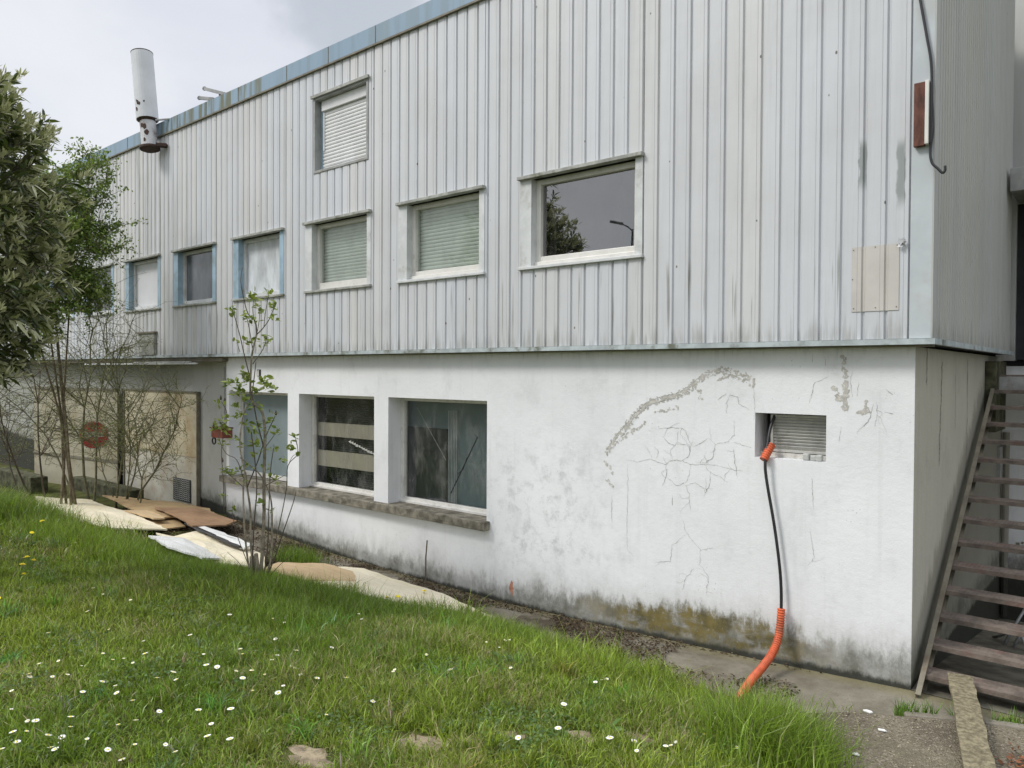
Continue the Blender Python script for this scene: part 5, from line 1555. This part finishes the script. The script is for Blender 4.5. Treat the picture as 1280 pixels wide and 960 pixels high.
tag(npmesh('gravel', V, np.zeros((0, 4), int), T_, M['litter'], None, np.repeat(ck, 6, 0)), 'small loose stones scattered on the pad', 'gravel', kind='stuff')


# ------------------------------------------------------------------ flowers
def flower_mesh(name, npet, r, wdt, up, mat):
    mb = MB()
    for k in range(npet):
        a0 = 2 * math.pi * k / npet + .1 * math.sin(k * 3.1); rr1 = r * (1 + .12 * math.sin(k * 5.7))
        ca, sa = math.cos(a0), math.sin(a0); pc, ps = -sa * wdt / 2, ca * wdt / 2
        mb.poly([(ca * r * .2 + pc * .5, sa * r * .2 + ps * .5, .001), (ca * rr1 * .75 + pc, sa * rr1 * .75 + ps, up), (ca * rr1, sa * rr1, up * .9), (ca * rr1 * .75 - pc, sa * rr1 * .75 - ps, up), (ca * r * .2 - pc * .5, sa * r * .2 - ps * .5, .001)])
    return mb


def put_flowers(name, spots, head_mb, head_mat, center, stem_h, label, cat, group, seed):
    g_ = random.Random(seed)
    root = None
    for i_, (x, y) in enumerate(spots):
        z = float(ground_z(x, y)); hgt = stem_h * g_.uniform(.75, 1.35)
        if root is None:
            root = thing(name, (0, 0, 0), label, cat, group)
            hb = MB(); hb.v = [(a_, b_, c_ + stem_h) for a_, b_, c_ in head_mb.v]; hb.f = head_mb.f
            h_ = hb.build('petals', head_mat, root)
            cbx = MB(); cbx.tube([(0, 0, stem_h - .001), (0, 0, stem_h + .004), (0, 0, stem_h + .0065)], [center, center, center * .4], 8); cbx.build('centre', M['yellow'], root)
            sb = MB(); sb.tube([(.004, .002, -.02), (.002, 0, stem_h * .5), (0, 0, stem_h)], .0013 if stem_h < .1 else .003, 5); sb.build('stem', M['stem'], root)
            o = root
        else:
            o = root.copy(); C.objects.link(o)
            for ch in root.children:
                c_ = ch.copy(); C.objects.link(c_); c_.parent = o
        s_ = g_.uniform(.62, 1.22)
        o.location = (x, y, z + (hgt - stem_h)); o.scale = (s_, s_, 1.0)
        o.rotation_euler = (g_.uniform(-.28, .35), g_.uniform(-.3, .3), g_.uniform(0, 6.28))


def on_lawn(px, py):
    """where the line of sight through a sketched spot meets the lawn"""
    d = _v + _r * ((px - 640) / 945) - _u * ((py - 480) / 945)
    t_ = 1.0
    while t_ < 30:
        p = CAM + d * t_
        if p.z < float(ground_z(p.x, p.y)) + .05: return p.x, p.y
        t_ += .02
    return None


# spots sketched from the lawn as daisies grow there, in loose colonies
DS = [(113, 769), (183, 809), (127, 825), (152, 830), (136, 833), (168, 829), (185, 826), (78, 831), (52, 838), (79, 846), (63, 850), (31, 851), (39, 851), (98, 840), (121, 855), (194, 854), (211, 850), (225, 854), (146, 865), (153, 866), (101, 876), (165, 888), (167, 904), (195, 900), (247, 892), (288, 896), (37, 906), (43, 912), (27, 919), (19, 926), (20, 933), (85, 920), (79, 930), (85, 908), (78, 929), (54, 931), (63, 940), (74, 944), (4, 947), (109, 932), (131, 939), (150, 912), (167, 934), (202, 935), (222, 945), (156, 952),
      (262, 930), (267, 912), (289, 937), (254, 819), (259, 838), (271, 836), (290, 846), (302, 852), (313, 841), (332, 852), (303, 826), (301, 815), (338, 779), (355, 781), (347, 804), (368, 823), (338, 831), (344, 829), (364, 836), (365, 839), (378, 849), (392, 854), (411, 817), (432, 858), (348, 871), (355, 867), (315, 871), (463, 877), (493, 845), (404, 899), (286, 773), (164, 754), (447, 767), (455, 778), (446, 771), (497, 843), (97, 731), (118, 740), (128, 745), (136, 734), (95, 683), (127, 677), (627, 806), (637, 807), (624, 812), (641, 836), (713, 841), (746, 861), (758, 850), (754, 853), (704, 884), (648, 925), (700, 919), (762, 920), (764, 930), (789, 928), (847, 930), (882, 925), (832, 936), (843, 937), (799, 948), (921, 940), (801, 889), (775, 880), (583, 775), (549, 765), (608, 803), (618, 790), (533, 820), (566, 841), (240, 800), (60, 800), (140, 790), (20, 870), (10, 890)]
spots = [p for p in (on_lawn(*q) for q in DS) if p]
spots = [p for p in spots if float(lawn_edge(p[0])) - p[1] > .05]
put_flowers('daisy', spots, flower_mesh('d', 16, .0165, .0066, .004, None), M['petal'], .005, .070, 'small white daisy with a yellow centre in the short lawn', 'daisy', 'white daisies scattered in the lawn', 5)
DD = [(35, 713), (30, 735), (24, 717), (38, 716), (3, 768), (57, 664), (39, 677), (483, 763), (496, 758), (529, 750)]
spots = [p for p in (on_lawn(*q) for q in DD) if p]
hm = flower_mesh('y', 22, .031, .010, .006, None); h2 = flower_mesh('y', 18, .019, .008, .010, None); k = len(hm.v)
hm.v += [(a_, b_, c_ + .004) for a_, b_, c_ in h2.v]; hm.f += [tuple(i + k for i in f_) for f_ in h2.f]
put_flowers('dandelion', spots, hm, M['yellow'], .007, .14, 'bright yellow dandelion standing in the taller grass', 'dandelion', 'yellow dandelions in the lawn', 6)
# broad dandelion leaves by the flowers
cs, ds = [], []
for (x, y) in spots + [(-2.2, -2.0), (-3.4, -2.2), (-.9, -2.6), (-2.6, -3.3)]:
    for q in range(9):
        a0 = q * .7 + rng.uniform(-.2, .2); cs.append((x, y, float(ground_z(x, y)) + .02)); ds.append((math.cos(a0), math.sin(a0), rng.uniform(.3, .9)))
n_ = len(cs)
tag(leaf_mesh('weed_leaves', np.array(cs), np.array(ds), rng.uniform(.08, .15, n_), rng.uniform(.02, .035, n_), np.array([[.085, .16, .03]]) * rng.uniform(.7, 1.3, (n_, 1)), M['leaf'], None, .35, 8), 'rosettes of long dandelion leaves in the lawn', 'ground cover', kind='stuff')

# white scraps on the path and pad
for (x, y, z, s_, lab) in ((-.13, -.60, .018, .035, 'torn white scrap lying on the path near the corner'), (.06, -1.0, .095, .03, 'small white scrap on the gravel pad edge'), (.03, -1.45, .11, .022, 'tiny white chip in the middle of the gravel pad')):
    mb = MB(); q = random.Random(int(s_ * 1000))
    mb.slab([(x + s_ * math.cos(a0) * q.uniform(.6, 1.2), y + .5 * s_ * math.sin(a0), z + .008 + q.uniform(-.003, .004)) for a0 in (0, 1.1, 2.0, 3.2, 4.2, 5.3)], .006)
    tag(mb.build('scrap', M['paper']), lab, 'scrap')
print('objects', len(bpy.data.objects), 'blades', nb)
